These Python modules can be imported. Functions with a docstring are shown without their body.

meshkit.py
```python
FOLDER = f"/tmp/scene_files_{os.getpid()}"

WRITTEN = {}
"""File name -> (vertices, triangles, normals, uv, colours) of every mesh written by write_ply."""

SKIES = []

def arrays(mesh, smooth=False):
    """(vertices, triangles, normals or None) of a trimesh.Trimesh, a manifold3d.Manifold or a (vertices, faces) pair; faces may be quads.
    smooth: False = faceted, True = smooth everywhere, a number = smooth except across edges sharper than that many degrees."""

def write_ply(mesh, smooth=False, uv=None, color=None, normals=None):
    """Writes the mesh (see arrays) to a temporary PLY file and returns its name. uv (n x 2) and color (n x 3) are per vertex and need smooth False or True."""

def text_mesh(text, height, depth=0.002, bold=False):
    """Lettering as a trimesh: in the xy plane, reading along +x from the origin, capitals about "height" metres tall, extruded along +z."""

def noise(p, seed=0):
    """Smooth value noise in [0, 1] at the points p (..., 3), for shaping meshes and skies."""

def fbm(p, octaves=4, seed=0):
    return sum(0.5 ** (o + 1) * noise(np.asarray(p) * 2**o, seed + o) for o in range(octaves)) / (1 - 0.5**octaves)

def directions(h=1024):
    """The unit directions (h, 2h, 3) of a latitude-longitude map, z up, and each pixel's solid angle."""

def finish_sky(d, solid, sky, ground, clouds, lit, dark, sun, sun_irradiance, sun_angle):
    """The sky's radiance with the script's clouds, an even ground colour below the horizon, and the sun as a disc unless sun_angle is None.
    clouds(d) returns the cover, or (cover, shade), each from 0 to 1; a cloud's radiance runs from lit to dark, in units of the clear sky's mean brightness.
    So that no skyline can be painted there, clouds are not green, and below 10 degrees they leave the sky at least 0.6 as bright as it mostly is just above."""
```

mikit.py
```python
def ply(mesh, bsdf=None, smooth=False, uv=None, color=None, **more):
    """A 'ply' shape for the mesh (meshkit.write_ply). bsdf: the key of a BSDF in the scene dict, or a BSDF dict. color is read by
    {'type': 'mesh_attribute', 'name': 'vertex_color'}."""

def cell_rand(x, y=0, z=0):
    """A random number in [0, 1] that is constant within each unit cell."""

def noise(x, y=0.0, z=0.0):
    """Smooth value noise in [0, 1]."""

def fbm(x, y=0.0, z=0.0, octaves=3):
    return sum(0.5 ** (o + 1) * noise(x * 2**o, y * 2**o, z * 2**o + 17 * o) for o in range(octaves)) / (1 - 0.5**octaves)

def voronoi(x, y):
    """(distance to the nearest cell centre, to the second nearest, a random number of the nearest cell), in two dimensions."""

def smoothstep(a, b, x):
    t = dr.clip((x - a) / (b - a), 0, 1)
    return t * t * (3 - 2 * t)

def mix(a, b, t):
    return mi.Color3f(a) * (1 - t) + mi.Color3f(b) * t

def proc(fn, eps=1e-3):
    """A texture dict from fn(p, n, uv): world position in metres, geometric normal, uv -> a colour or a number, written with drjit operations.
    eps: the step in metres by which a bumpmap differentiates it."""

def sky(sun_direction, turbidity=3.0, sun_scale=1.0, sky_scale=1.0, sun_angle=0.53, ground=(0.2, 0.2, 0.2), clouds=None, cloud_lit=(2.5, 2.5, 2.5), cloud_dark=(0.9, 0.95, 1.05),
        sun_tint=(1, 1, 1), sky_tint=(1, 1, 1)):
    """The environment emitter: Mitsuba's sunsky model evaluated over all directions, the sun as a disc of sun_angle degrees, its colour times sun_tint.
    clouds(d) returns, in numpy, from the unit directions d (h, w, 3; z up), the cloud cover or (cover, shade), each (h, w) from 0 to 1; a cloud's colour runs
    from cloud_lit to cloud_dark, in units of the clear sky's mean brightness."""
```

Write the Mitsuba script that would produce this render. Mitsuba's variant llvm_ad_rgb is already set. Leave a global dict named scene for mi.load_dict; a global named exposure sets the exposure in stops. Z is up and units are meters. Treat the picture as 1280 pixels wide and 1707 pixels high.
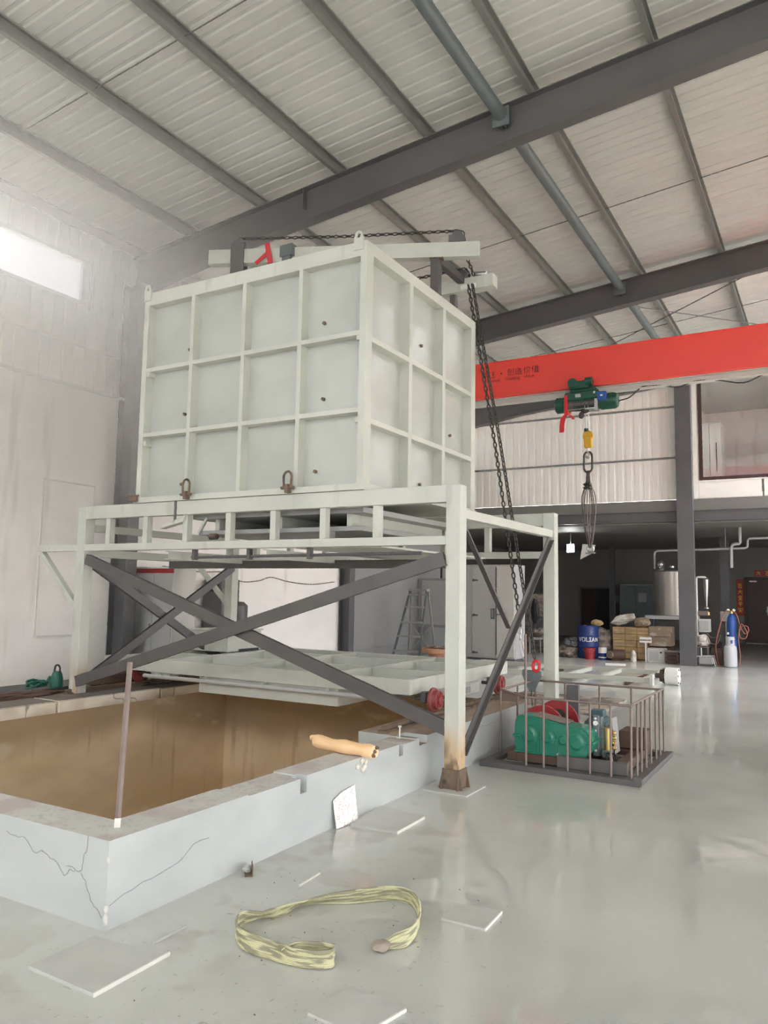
import math, random
import numpy as np
import trimesh
import drjit as dr
import mitsuba as mi
import mikit, meshkit
from mikit import proc, noise, fbm, smoothstep, mix
from shapely.geometry import Polygon, LineString, Point, box as sbox
from shapely.ops import unary_union

random.seed(7)
RNG = np.random.default_rng(7)
T4 = mi.ScalarTransform4f
scene, labels = {'type': 'scene'}, {}

# ------------------------------------------------------------------ camera, sky, exposure
CAM = np.array([-2.8876, -3.2865, 1.75])
YAW, PITCH, ROLL, FOC = 0.52704, 0.10222, 0.01650, 1290.65
fw = np.array([math.cos(YAW) * math.cos(PITCH), math.sin(YAW) * math.cos(PITCH), math.sin(PITCH)])
rt = np.array([math.sin(YAW), -math.cos(YAW), 0.0])
up = np.cross(rt, fw)
rt, up = math.cos(ROLL) * rt + math.sin(ROLL) * up, -math.sin(ROLL) * rt + math.cos(ROLL) * up
scene['camera'] = {'type': 'perspective', 'fov': math.degrees(2 * math.atan(640 / FOC)), 'fov_axis': 'x', 'near_clip': 0.05, 'far_clip': 500.0,
                   'to_world': T4().look_at(origin=CAM.tolist(), target=(CAM + fw).tolist(), up=up.tolist())}
exposure = 4.0


def overcast(d):
    n = meshkit.fbm(d * 3.0, 4, 3)
    return np.ones(d.shape[:2]), 0.35 * n


scene['sky'] = mikit.sky([0.64, 0.02, 0.766], turbidity=6.0, sun_scale=0.9, sky_scale=1.0, ground=(0.485, 0.49, 0.495),
                         clouds=overcast, cloud_lit=(1.86, 1.88, 1.98), cloud_dark=(1.16, 1.19, 1.25))


# ------------------------------------------------------------------ helpers: naming
def numbered(key):
    if key not in scene and key not in labels:
        return key
    n = 1
    while f'{key}_{n:03d}' in scene or f'{key}_{n:03d}' in labels:
        n += 1
    return f'{key}_{n:03d}'


def thing(name, label, cat, group=None, kind=None):
    k = numbered(name)
    labels[k] = {'label': label, 'category': cat}
    if group: labels[k]['group'] = group
    if kind: labels[k]['kind'] = kind
    return k


def part(parent, name, mesh, mat, label=None, smooth=False, kind=None, **more):
    k = numbered(f'{parent}__{name}')
    scene[k] = mikit.ply(mesh, mat, smooth=smooth, **more) if not isinstance(mesh, dict) else {**mesh, **more}
    if label or kind:
        labels[k] = {}
        if label: labels[k]['label'] = label
        if kind: labels[k]['kind'] = kind
    return k


def single(name, mesh, mat, label, cat, group=None, kind=None, smooth=False, **more):
    k = thing(name, label, cat, group, kind)
    scene[k] = mikit.ply(mesh, mat, smooth=smooth, **more)
    return k


def ordinal(i):
    return ['first', 'second', 'third', 'fourth', 'fifth', 'sixth', 'seventh', 'eighth', 'ninth', 'tenth', 'eleventh', 'twelfth'][i]


# ------------------------------------------------------------------ helpers: meshes
cat = trimesh.util.concatenate


def bx(x0, x1, y0, y1, z0, z1, c=0.0):
    x0, x1 = min(x0, x1), max(x0, x1); y0, y1 = min(y0, y1), max(y0, y1); z0, z1 = min(z0, z1), max(z0, z1)
    if c <= 0:
        m = trimesh.creation.box(extents=(x1 - x0, y1 - y0, z1 - z0))
        m.apply_translation(((x0 + x1) / 2, (y0 + y1) / 2, (z0 + z1) / 2))
        return m
    h = np.array([x1 - x0, y1 - y0, z1 - z0]) / 2
    pts = []
    for sx in (-1, 1):
        for sy in (-1, 1):
            for sz in (-1, 1):
                s = np.array([sx, sy, sz])
                for k in range(3):
                    q = h - c; q[k] = h[k]
                    pts.append(s * q)
    m = trimesh.convex.convex_hull(np.array(pts))
    m.apply_translation(((x0 + x1) / 2, (y0 + y1) / 2, (z0 + z1) / 2))
    return m


def rect(w, h): return sbox(-w / 2, -h / 2, w / 2, h / 2)
def csec(w, h, t):      # open towards +u
    return Polygon([(-w / 2, -h / 2), (w / 2, -h / 2), (w / 2, -h / 2 + t), (-w / 2 + t, -h / 2 + t), (-w / 2 + t, h / 2 - t), (w / 2, h / 2 - t), (w / 2, h / 2), (-w / 2, h / 2)])
def zlip(w, h, t, l):   # lipped channel open towards +u
    return Polygon([(-w / 2, -h / 2), (w / 2, -h / 2), (w / 2, -h / 2 + l), (w / 2 - t, -h / 2 + l), (w / 2 - t, -h / 2 + t), (-w / 2 + t, -h / 2 + t), (-w / 2 + t, h / 2 - t),
                    (w / 2 - t, h / 2 - t), (w / 2 - t, h / 2 - l), (w / 2, h / 2 - l), (w / 2, h / 2), (-w / 2, h / 2)])
def isec(b, h, tf, tw):
    return Polygon([(-b / 2, -h / 2), (b / 2, -h / 2), (b / 2, -h / 2 + tf), (tw / 2, -h / 2 + tf), (tw / 2, h / 2 - tf), (b / 2, h / 2 - tf), (b / 2, h / 2), (-b / 2, h / 2), (-b / 2, h / 2 - tf), (-tw / 2, h / 2 - tf), (-tw / 2, -h / 2 + tf), (-b / 2, -h / 2 + tf)])
def lsec(a, b, t):      # corner at the origin, legs along +u and +v
    return Polygon([(0, 0), (a, 0), (a, t), (t, t), (t, b), (0, b)])


def unit(v):
    v = np.asarray(v, float); return v / np.linalg.norm(v)


def extrude(poly, h):
    ms = [trimesh.creation.extrude_polygon(g, h, engine='earcut') for g in getattr(poly, 'geoms', [poly])]
    return cat(ms) if len(ms) > 1 else ms[0]


def bar(p, q, prof, upv=(0, 0, 1), flip=False):
    """A profile (u, v) swept from p to q; v follows upv, u = v x direction (flip turns u over)."""
    p, q = np.asarray(p, float), np.asarray(q, float)
    d = unit(q - p); v = np.asarray(upv, float); v = unit(v - d * (v @ d)); u = np.cross(v, d)
    if flip:
        from shapely import affinity
        prof = affinity.scale(prof, -1, 1, origin=(0, 0))
    m = extrude(prof, np.linalg.norm(q - p))
    M = np.eye(4); M[:3, 0], M[:3, 1], M[:3, 2], M[:3, 3] = u, v, d, p
    m.apply_transform(M)
    return m


def tube(pts, r, n=8, closed=False):
    """A round tube along points; r a number or one per point."""
    P = np.asarray(pts, float); N = len(P)
    r = np.broadcast_to(np.asarray(r, float), (N,))
    if closed: t = np.roll(P, -1, 0) - np.roll(P, 1, 0)
    else: t = np.gradient(P, axis=0)
    t /= np.linalg.norm(t, axis=1, keepdims=True) + 1e-12
    a = np.array([0, 0, 1.0]) if abs(t[0][2]) < 0.9 else np.array([1.0, 0, 0])
    u = unit(np.cross(t[0], a)); V = []
    ang = np.arange(n) * 2 * math.pi / n
    for i in range(N):
        u = unit(u - t[i] * (u @ t[i])); w = np.cross(t[i], u)
        V.append(P[i] + r[i] * (np.cos(ang)[:, None] * u + np.sin(ang)[:, None] * w))
    V = np.vstack(V); F = []
    for i in range(N if closed else N - 1):
        j = (i + 1) % N
        for k in range(n):
            l = (k + 1) % n
            F += [[i * n + k, i * n + l, j * n + l], [i * n + k, j * n + l, j * n + k]]
    if not closed:
        V = np.vstack([V, P[0], P[-1]]); c0, c1 = len(V) - 2, len(V) - 1
        for k in range(n):
            l = (k + 1) % n
            F += [[c0, l, k], [c1, (N - 1) * n + k, (N - 1) * n + l]]
    return trimesh.Trimesh(V, np.array(F), process=False)


def curve(pts, n=8):
    """Catmull-Rom through the points."""
    P = np.asarray(pts, float); P = np.vstack([2 * P[0] - P[1], P, 2 * P[-1] - P[-2]]); out = []
    for i in range(1, len(P) - 2):
        for t in np.linspace(0, 1, n, endpoint=False):
            a, b, c, d = P[i - 1], P[i], P[i + 1], P[i + 2]
            out.append(0.5 * (2 * b + (c - a) * t + (2 * a - 5 * b + 4 * c - d) * t * t + (3 * b - a - 3 * c + d) * t ** 3))
    out.append(P[-2])
    return np.array(out)


def lathe(prof, at=(0, 0, 0), axis=(0, 0, 1), n=28):
    """prof: (radius, height) from bottom to top."""
    m = trimesh.creation.revolve(np.array([(max(r, 1e-5), h) for r, h in prof]), sections=n)
    M = trimesh.geometry.align_vectors([0, 0, 1], unit(axis)); M[:3, 3] = at
    m.apply_transform(M)
    if m.volume < 0: m.invert()
    return m


def disc(c, axis, r, h, n=24, bevel=0.0):
    b = bevel
    prof = [(0, 0), (r - b, 0), (r, b), (r, h - b), (r - b, h), (0, h)] if b else [(0, 0), (r, 0), (r, h), (0, h)]
    return lathe(prof, c, axis, n)


def blob(c, r, seed=0, amp=0.25, sub=3, flat=None, freq=2.2):
    m = trimesh.creation.icosphere(subdivisions=sub)
    v = np.array(m.vertices)
    k = 1 + amp * (meshkit.fbm(v * freq + seed * 7.3, 4, seed) - 0.5) * 2
    v = v * k[:, None] * np.asarray(r)
    if flat is not None: v[:, 2] = np.maximum(v[:, 2], flat)
    m.vertices = v + np.asarray(c)
    return m


def turn(m, deg, axis=(0, 0, 1), at=(0, 0, 0)):
    m.apply_transform(trimesh.transformations.rotation_matrix(math.radians(deg), axis, at)); return m


def moved(m, d):
    m = m.copy(); m.apply_translation(d); return m


# ------------------------------------------------------------------ materials
def bsdf(name, base, rough=0.5, metallic=0.0, spec=0.5, bump=None, bump_scale=0.002, coat=0.0):
    col = proc(base) if callable(base) else {'type': 'rgb', 'value': list(base)}
    rg = proc(rough) if callable(rough) else float(rough)
    b = {'type': 'principled', 'base_color': col, 'roughness': rg, 'metallic': float(metallic), 'specular': float(spec)}
    if coat: b['clearcoat'] = float(coat); b['clearcoat_gloss'] = 0.9
    if bump is not None:
        b = {'type': 'bumpmap', 'arbitrary': proc(bump), 'scale': float(bump_scale), 'bsdf': b}
    scene[name] = {'type': 'twosided', 'bsdf': b}
    return name


def floor_col(p, n, uv):
    a = fbm(p.x * 0.7, p.y * 0.7, 1.0, 4)
    b = fbm(p.x * 5, p.y * 5, 3.0, 3)
    c = mix((0.395, 0.405, 0.375), (0.46, 0.47, 0.44), smoothstep(0.3, 0.7, a))
    dirt = smoothstep(0.52, 0.75, b) * smoothstep(1.2, 0.0, dr.abs(p.y + 0.35)) * smoothstep(-1.5, 0.0, p.x) * smoothstep(4.5, 3.0, p.x)
    c = mix(c, (0.33, 0.295, 0.265), 0.5 * dirt)
    spots = smoothstep(0.93, 0.96, noise(p.x * 45, p.y * 45, 5.0))
    near = smoothstep(1.0, 0.0, dr.sqrt(dr.square(p.x - 0.2) + dr.square(p.y + 1.0)) - 0.7)
    c = mix(c, (0.2, 0.17, 0.14), 0.45 * spots * near)
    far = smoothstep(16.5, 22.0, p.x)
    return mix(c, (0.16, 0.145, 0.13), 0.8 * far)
def floor_rough(p, n, uv):
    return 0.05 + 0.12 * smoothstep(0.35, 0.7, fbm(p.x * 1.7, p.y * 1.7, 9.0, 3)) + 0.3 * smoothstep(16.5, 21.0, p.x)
def floor_bump(p, n, uv):
    return fbm(p.x * 2.2, p.y * 2.2, 2.0, 3) + 0.25 * noise(p.x * 9, p.y * 9, 0.0)
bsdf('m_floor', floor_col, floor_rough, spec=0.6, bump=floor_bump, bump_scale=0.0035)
bsdf('m_slab', lambda p, n, uv: mix((0.39, 0.395, 0.37), (0.46, 0.465, 0.44), fbm(p.x * 6, p.y * 6, p.z * 6, 3)), 0.42)

def plaster(p, n, uv):
    a = fbm(p.x * 0.8, p.y * 0.8, p.z * 0.8, 4)
    c = mix((0.88, 0.85, 0.815), (0.79, 0.765, 0.735), smoothstep(0.35, 0.75, a))
    st = smoothstep(0.6, 0.85, fbm(p.x * 5.0, p.y * 5.0, p.z * 0.5, 3))
    return mix(c, (0.60, 0.565, 0.53), 0.5 * st)
bsdf('m_plaster', plaster, 0.55, spec=0.3)
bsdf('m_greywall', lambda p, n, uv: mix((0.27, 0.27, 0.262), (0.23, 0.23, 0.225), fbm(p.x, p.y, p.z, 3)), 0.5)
bsdf('m_skirting', (0.23, 0.235, 0.23), 0.5)
bsdf('m_panel', lambda p, n, uv: mix((0.87, 0.86, 0.80), (0.81, 0.80, 0.745), fbm(p.x * 0.9, p.y * 0.9, p.z * 0.9, 3)), 0.38)
bsdf('m_roof', lambda p, n, uv: mix((0.56, 0.57, 0.54), (0.505, 0.515, 0.495), smoothstep(0.3, 0.75, fbm(p.x * 0.35, p.y * 0.35, 0.0, 3))), 0.45)
bsdf('m_dark', lambda p, n, uv: mix((0.085, 0.086, 0.09), (0.12, 0.12, 0.122), fbm(p.x * 1.5, p.y * 1.5, p.z * 1.5, 3)), 0.42)
bsdf('m_purlin', (0.24, 0.25, 0.24), 0.4, metallic=0.3)
bsdf('m_strut', (0.125, 0.15, 0.155), 0.42)
bsdf('m_brace', lambda p, n, uv: mix((0.085, 0.083, 0.085), (0.125, 0.115, 0.108), fbm(p.x * 5, p.y * 5, p.z * 5, 3)), 0.42, metallic=0.2)
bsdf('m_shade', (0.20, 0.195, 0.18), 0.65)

def cream(p, n, uv):
    a = fbm(p.x * 1.3, p.y * 1.3, p.z * 1.3, 4)
    c = mix((0.545, 0.56, 0.505), (0.47, 0.485, 0.435), smoothstep(0.3, 0.75, a))
    s = smoothstep(0.66, 0.86, fbm(p.x * 9, p.y * 9, p.z * 1.5, 3))
    return mix(c, (0.40, 0.39, 0.35), 0.45 * s)
def cream_bump(p, n, uv):
    return fbm(p.x * 3.5, p.y * 3.5, p.z * 3.5, 3)
bsdf('m_cream', cream, 0.42, spec=0.5)
bsdf('m_sheet', lambda p, n, uv: mix((0.455, 0.475, 0.44), (0.395, 0.415, 0.385), smoothstep(0.3, 0.75, fbm(p.x * 1.1, p.y * 1.1, p.z * 1.1, 4))), 0.28, spec=0.6, bump=cream_bump, bump_scale=0.016)
def rusty_post(p, n, uv):
    c = cream(p, n, uv)
    f = fbm(p.x * 10, p.y * 10, p.z * 2.5, 3)
    k = smoothstep(0.78, 0.28, p.z + 0.45 * (f - 0.5))
    c = mix(c, (0.50, 0.30, 0.12), 0.75 * k)
    return mix(c, (0.12, 0.075, 0.045), 0.85 * smoothstep(0.5, 0.25, p.z + 0.4 * (f - 0.5)) * smoothstep(0.5, 0.72, fbm(p.x * 13 + 4, p.y * 13, p.z * 5, 3)))
bsdf('m_post_rust', rusty_post, 0.45)
def rusty_end(p, n, uv):
    c = cream(p, n, uv)
    f = fbm(p.x * 10, p.y * 10, p.z * 2.5, 3)
    k = smoothstep(1.05, 0.5, p.z + 0.5 * (f - 0.5))
    return mix(c, (0.40, 0.25, 0.13), 0.8 * k * smoothstep(0.3, 0.6, f))
bsdf('m_post_stain', rusty_end, 0.45)
bsdf('m_rust', lambda p, n, uv: mix(mix((0.11, 0.082, 0.062), (0.23, 0.16, 0.105), fbm(p.x * 12, p.y * 12, p.z * 12, 3)), (0.06, 0.05, 0.045), smoothstep(0.55, 0.7, fbm(p.x * 7 + 3, p.y * 7, p.z * 7, 3))), 0.6, metallic=0.2)
bsdf('m_rod', lambda p, n, uv: mix((0.17, 0.13, 0.115), (0.27, 0.215, 0.19), fbm(p.x * 14, p.y * 14, p.z * 6, 3)), 0.5, metallic=0.3)
bsdf('m_chain', (0.075, 0.072, 0.068), 0.36, metallic=0.75)
bsdf('m_steel', (0.50, 0.50, 0.48), 0.28, metallic=0.9)
bsdf('m_black', (0.022, 0.022, 0.024), 0.45)
bsdf('m_white', (0.74, 0.74, 0.70), 0.4)
bsdf('m_red', lambda p, n, uv: mix((0.84, 0.06, 0.045), (0.78, 0.075, 0.055), fbm(p.x * 0.8, p.y * 0.8, p.z * 0.8, 2)), 0.36)
bsdf('m_redpaint', (0.33, 0.028, 0.032), 0.4)
bsdf('m_wheel', lambda p, n, uv: mix((0.30, 0.06, 0.055), (0.22, 0.055, 0.05), fbm(p.x * 15, p.y * 15, p.z * 15, 3)), 0.5)
bsdf('m_lettering', (0.16, 0.012, 0.012), 0.5)
bsdf('m_ribbon', (0.62, 0.03, 0.04), 0.6)
bsdf('m_green', (0.012, 0.17, 0.105), 0.32, coat=0.3)
bsdf('m_hoistgreen', (0.012, 0.075, 0.05), 0.36)
bsdf('m_pumpgreen', (0.015, 0.11, 0.075), 0.45)
bsdf('m_teal', (0.05, 0.105, 0.115), 0.4)
bsdf('m_blue', (0.02, 0.045, 0.19), 0.38)
bsdf('m_plateblue', (0.02, 0.08, 0.32), 0.4)
bsdf('m_yellow', (0.62, 0.36, 0.03), 0.4)
bsdf('m_gold', (0.60, 0.36, 0.05), 0.4, metallic=0.4)
bsdf('m_brass', (0.55, 0.40, 0.16), 0.3, metallic=0.8)
bsdf('m_grey', (0.30, 0.305, 0.30), 0.42)
bsdf('m_cabinet', (0.44, 0.445, 0.435), 0.4)
bsdf('m_palecab', (0.57, 0.56, 0.52), 0.42)
bsdf('m_stainless', lambda p, n, uv: mix((0.52, 0.49, 0.45), (0.42, 0.40, 0.37), fbm(p.x * 2, p.y * 2, p.z * 0.6, 3)), 0.3, metallic=0.85)
bsdf('m_carton', lambda p, n, uv: mix((0.50, 0.36, 0.17), (0.36, 0.245, 0.12), smoothstep(0.35, 0.7, fbm(p.x * 4, p.y * 4, p.z * 4, 3))), 0.7)
bsdf('m_wrap', lambda p, n, uv: mix((0.32, 0.245, 0.17), (0.52, 0.45, 0.37), smoothstep(0.5, 0.75, fbm(p.x * 5, p.y * 7, p.z * 7, 4))), 0.3)
bsdf('m_bag', lambda p, n, uv: mix((0.68, 0.65, 0.58), (0.42, 0.36, 0.29), smoothstep(0.4, 0.75, fbm(p.x * 6, p.y * 6, p.z * 6, 4))), 0.35)
bsdf('m_rag', lambda p, n, uv: mix((0.32, 0.27, 0.22), (0.13, 0.12, 0.11), smoothstep(0.35, 0.65, fbm(p.x * 5, p.y * 5, p.z * 9, 3))), 0.8)
bsdf('m_brown', (0.085, 0.05, 0.035), 0.55)
bsdf('m_doorbrown', (0.055, 0.03, 0.028), 0.4)
bsdf('m_hose', (0.30, 0.105, 0.075), 0.5)
bsdf('m_gascyl', (0.50, 0.51, 0.52), 0.4)
bsdf('m_paper', lambda p, n, uv: mix((0.86, 0.84, 0.81), (0.62, 0.55, 0.52), smoothstep(0.52, 0.7, noise(p.x * 90, 0.0, p.z * 55)) * smoothstep(0.25, 0.4, dr.abs(dr.sin(p.z * 170)))), 0.6)
bsdf('m_pack', lambda p, n, uv: mix((0.80, 0.50, 0.24), (0.86, 0.63, 0.40), fbm(p.x * 9, p.y * 9, p.z * 9, 3)), 0.45)
bsdf('m_foam', (0.70, 0.66, 0.56), 0.8)
bsdf('m_copper', (0.50, 0.27, 0.16), 0.5)
def strap_col(p, n, uv):
    s = 0.5 + 0.5 * dr.sin(uv.x * 40.0)
    c = mix((0.40, 0.39, 0.20), (0.56, 0.55, 0.36), smoothstep(0.3, 0.8, s))
    w = smoothstep(0.38, 0.62, fbm(uv.y * 9.0, uv.x * 5.0, 1.0, 3))
    return mix(c, (0.20, 0.185, 0.13), 0.85 * w)
bsdf('m_strap', strap_col, 0.75)

def wallgrey(p, n, uv):
    a = fbm(p.x * 1.2, p.y * 1.2, p.z * 1.5, 4)
    return mix((0.39, 0.41, 0.40), (0.46, 0.48, 0.465), smoothstep(0.3, 0.7, a))
bsdf('m_pitpaint', wallgrey, 0.42)
def rimtop(p, n, uv):
    c = wallgrey(p, n, uv)
    t = mix((0.47, 0.465, 0.44), (0.42, 0.38, 0.36), smoothstep(0.4, 0.7, fbm(p.x * 4, p.y * 4, 1.0, 3)))
    c = mix(c, t, smoothstep(0.5, 0.9, n.z))
    rough = smoothstep(0.62, 0.70, noise(p.x * 55, p.y * 55, p.z * 55)) * 0.35
    rust = smoothstep(3.15, 3.45, p.x) * smoothstep(0.5, 0.9, n.z)
    return mix(mix(c, (0.3, 0.29, 0.27), rough * smoothstep(0.5, 0.9, n.z)), mix((0.20, 0.145, 0.105), (0.33, 0.26, 0.20), fbm(p.x * 4, p.y * 9, 0.0, 3)), rust)
bsdf('m_rim', rimtop, 0.5)
def clay(p, n, uv):
    a = fbm(p.x * 0.9, p.y * 0.9, p.z * 1.6, 4)
    c = mix((0.62, 0.48, 0.31), (0.74, 0.60, 0.42), smoothstep(0.35, 0.65, a))
    band = smoothstep(-0.12, 0.30, p.z + 0.55 * (fbm(p.x * 0.7, p.y * 0.7, 2.0, 3) - 0.5) + 0.10 * p.x - 0.30)
    c = mix(c, (0.30, 0.21, 0.12), 0.8 * band)
    drip = smoothstep(0.62, 0.8, fbm(p.x * 8, p.y * 8, p.z * 0.6, 3))
    c = mix(c, (0.36, 0.25, 0.15), 0.55 * drip)
    pale = smoothstep(0.62, 0.8, fbm(p.x * 2.3 + 4, p.y * 2.3, p.z * 3.5, 4))
    return mix(c, (0.62, 0.53, 0.40), 0.6 * pale)
bsdf('m_clay', clay, 0.62, spec=0.3)
def ledge(p, n, uv):
    a = fbm(p.x * 3, p.y * 3, p.z * 3, 4)
    side = mix((0.78, 0.73, 0.62), (0.62, 0.54, 0.42), smoothstep(0.4, 0.7, a))
    side = mix(side, (0.25, 0.17, 0.10), 0.8 * smoothstep(0.22, -0.02, p.z + 0.3 * (fbm(p.x * 2.5, 3.0, 1.0, 3) - 0.5) - 0.16))
    side = mix(side, (0.14, 0.10, 0.07), smoothstep(0.02, 0.0, dr.abs(fbm(p.x * 2.4, p.z * 2.4, 7.0, 3) - 0.5)) * 0.7)
    top = mix((0.17, 0.155, 0.14), (0.11, 0.09, 0.075), a)
    return mix(side, top, smoothstep(0.5, 0.9, n.z))
bsdf('m_ledge', ledge, 0.6)
bsdf('m_crack', (0.27, 0.28, 0.275), 0.8)
bsdf('m_fascia', (0.17, 0.168, 0.158), 0.45)
bsdf('m_edge', (0.66, 0.64, 0.61), 0.55)
bsdf('m_lip', (0.58, 0.57, 0.53), 0.6)
bsdf('m_lamp', (0.9, 0.9, 0.9), 0.4)
scene['m_glass'] = {'type': 'thindielectric', 'int_ior': 1.5}
# ================================================================== THE SETTING
def zroof(y):           # underside of the purlins / top of the rafters; ridge at y = -7.4
    return 7.35 + 0.098 * (5.49 - y) if y > -7.4 else 7.35 + 0.098 * (12.89 - (-7.4 - y))
PUR = 0.17
R1, R2, R3 = 5.85, 12.1, 18.35
XN, XF, YL, YR, RIDGE = -8.2, 30.0, 6.7, -7.5, -7.4
PITX, PITY, RIM = 6.2, 4.43, 0.445

# floor: one slab with the pit left out
fl = sbox(XN - 3, YR - 3, XF + 0.2, 9.3).difference(sbox(0.02, 0.02, PITX - 0.02, PITY + 0.9))
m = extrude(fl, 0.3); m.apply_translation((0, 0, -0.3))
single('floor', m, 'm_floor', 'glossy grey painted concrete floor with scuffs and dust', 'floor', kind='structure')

# left wall: rendered lower wall, upper steel panel with a strip window
wl = thing('wall_left', 'pale left wall of the hall, plaster below and steel panels above', 'wall', kind='structure')
part(wl, 'plaster_wall', bx(XN, R2 + 0.5, YL, YL + 0.2, 0, 4.8), 'm_plaster')
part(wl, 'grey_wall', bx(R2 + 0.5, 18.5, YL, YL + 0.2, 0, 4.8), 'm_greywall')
YU = YL + 0.09
WX0, WX1, WZ0, WZ1 = 0.6, 4.90, 6.15, 6.88
def ribbed_wall(x0, x1, z0, z1, y, pitch=0.20, d=0.012):
    xs = []
    x = x0
    while x < x1 - 1e-6:
        for a, dy in ((0, 0), (0.78, 0), (0.86, d), (0.94, d)):
            if x + a * pitch < x1: xs.append((x + a * pitch, y + dy))
        x += pitch
    xs.append((x1, y))
    poly = Polygon(xs + [(x1, y + 0.07), (x0, y + 0.07)])
    mm = extrude(poly, z1 - z0); mm.apply_translation((0, 0, z0)); return mm
WINS = [(-7.0, -1.4), (WX0, WX1), (6.7, 11.4), (12.95, 17.7)]
solid = [ribbed_wall(XN, 18.5, 4.8, WZ0, YU), ribbed_wall(XN, 18.5, WZ1, 7.55, YU)]
xa = XN
for a, b in WINS + [(18.5, 18.5)]:
    solid.append(ribbed_wall(xa, a, WZ0, WZ1, YU)); xa = b
part(wl, 'steel_panel', cat(solid), 'm_panel')
part(wl, 'ledge', bx(XN, R2, YL - 0.03, YU + 0.02, 4.78, 4.83), 'm_white')
part(wl, 'girt', bar((XN, YU - 0.035, 5.5), (R1 - 0.2, YU - 0.035, 5.5), rect(0.06, 0.05)), 'm_panel')
part(wl, 'girt', bar((R1 + 0.2, YU - 0.035, 5.5), (18.3, YU - 0.035, 5.5), rect(0.06, 0.05)), 'm_panel')
single('baseboard_left', bx(XN, 18.5, YL - 0.015, YL, 0.0, 0.36), 'm_skirting', 'dark grey painted skirting band along the foot of the left wall', 'skirting', kind='structure')
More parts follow.
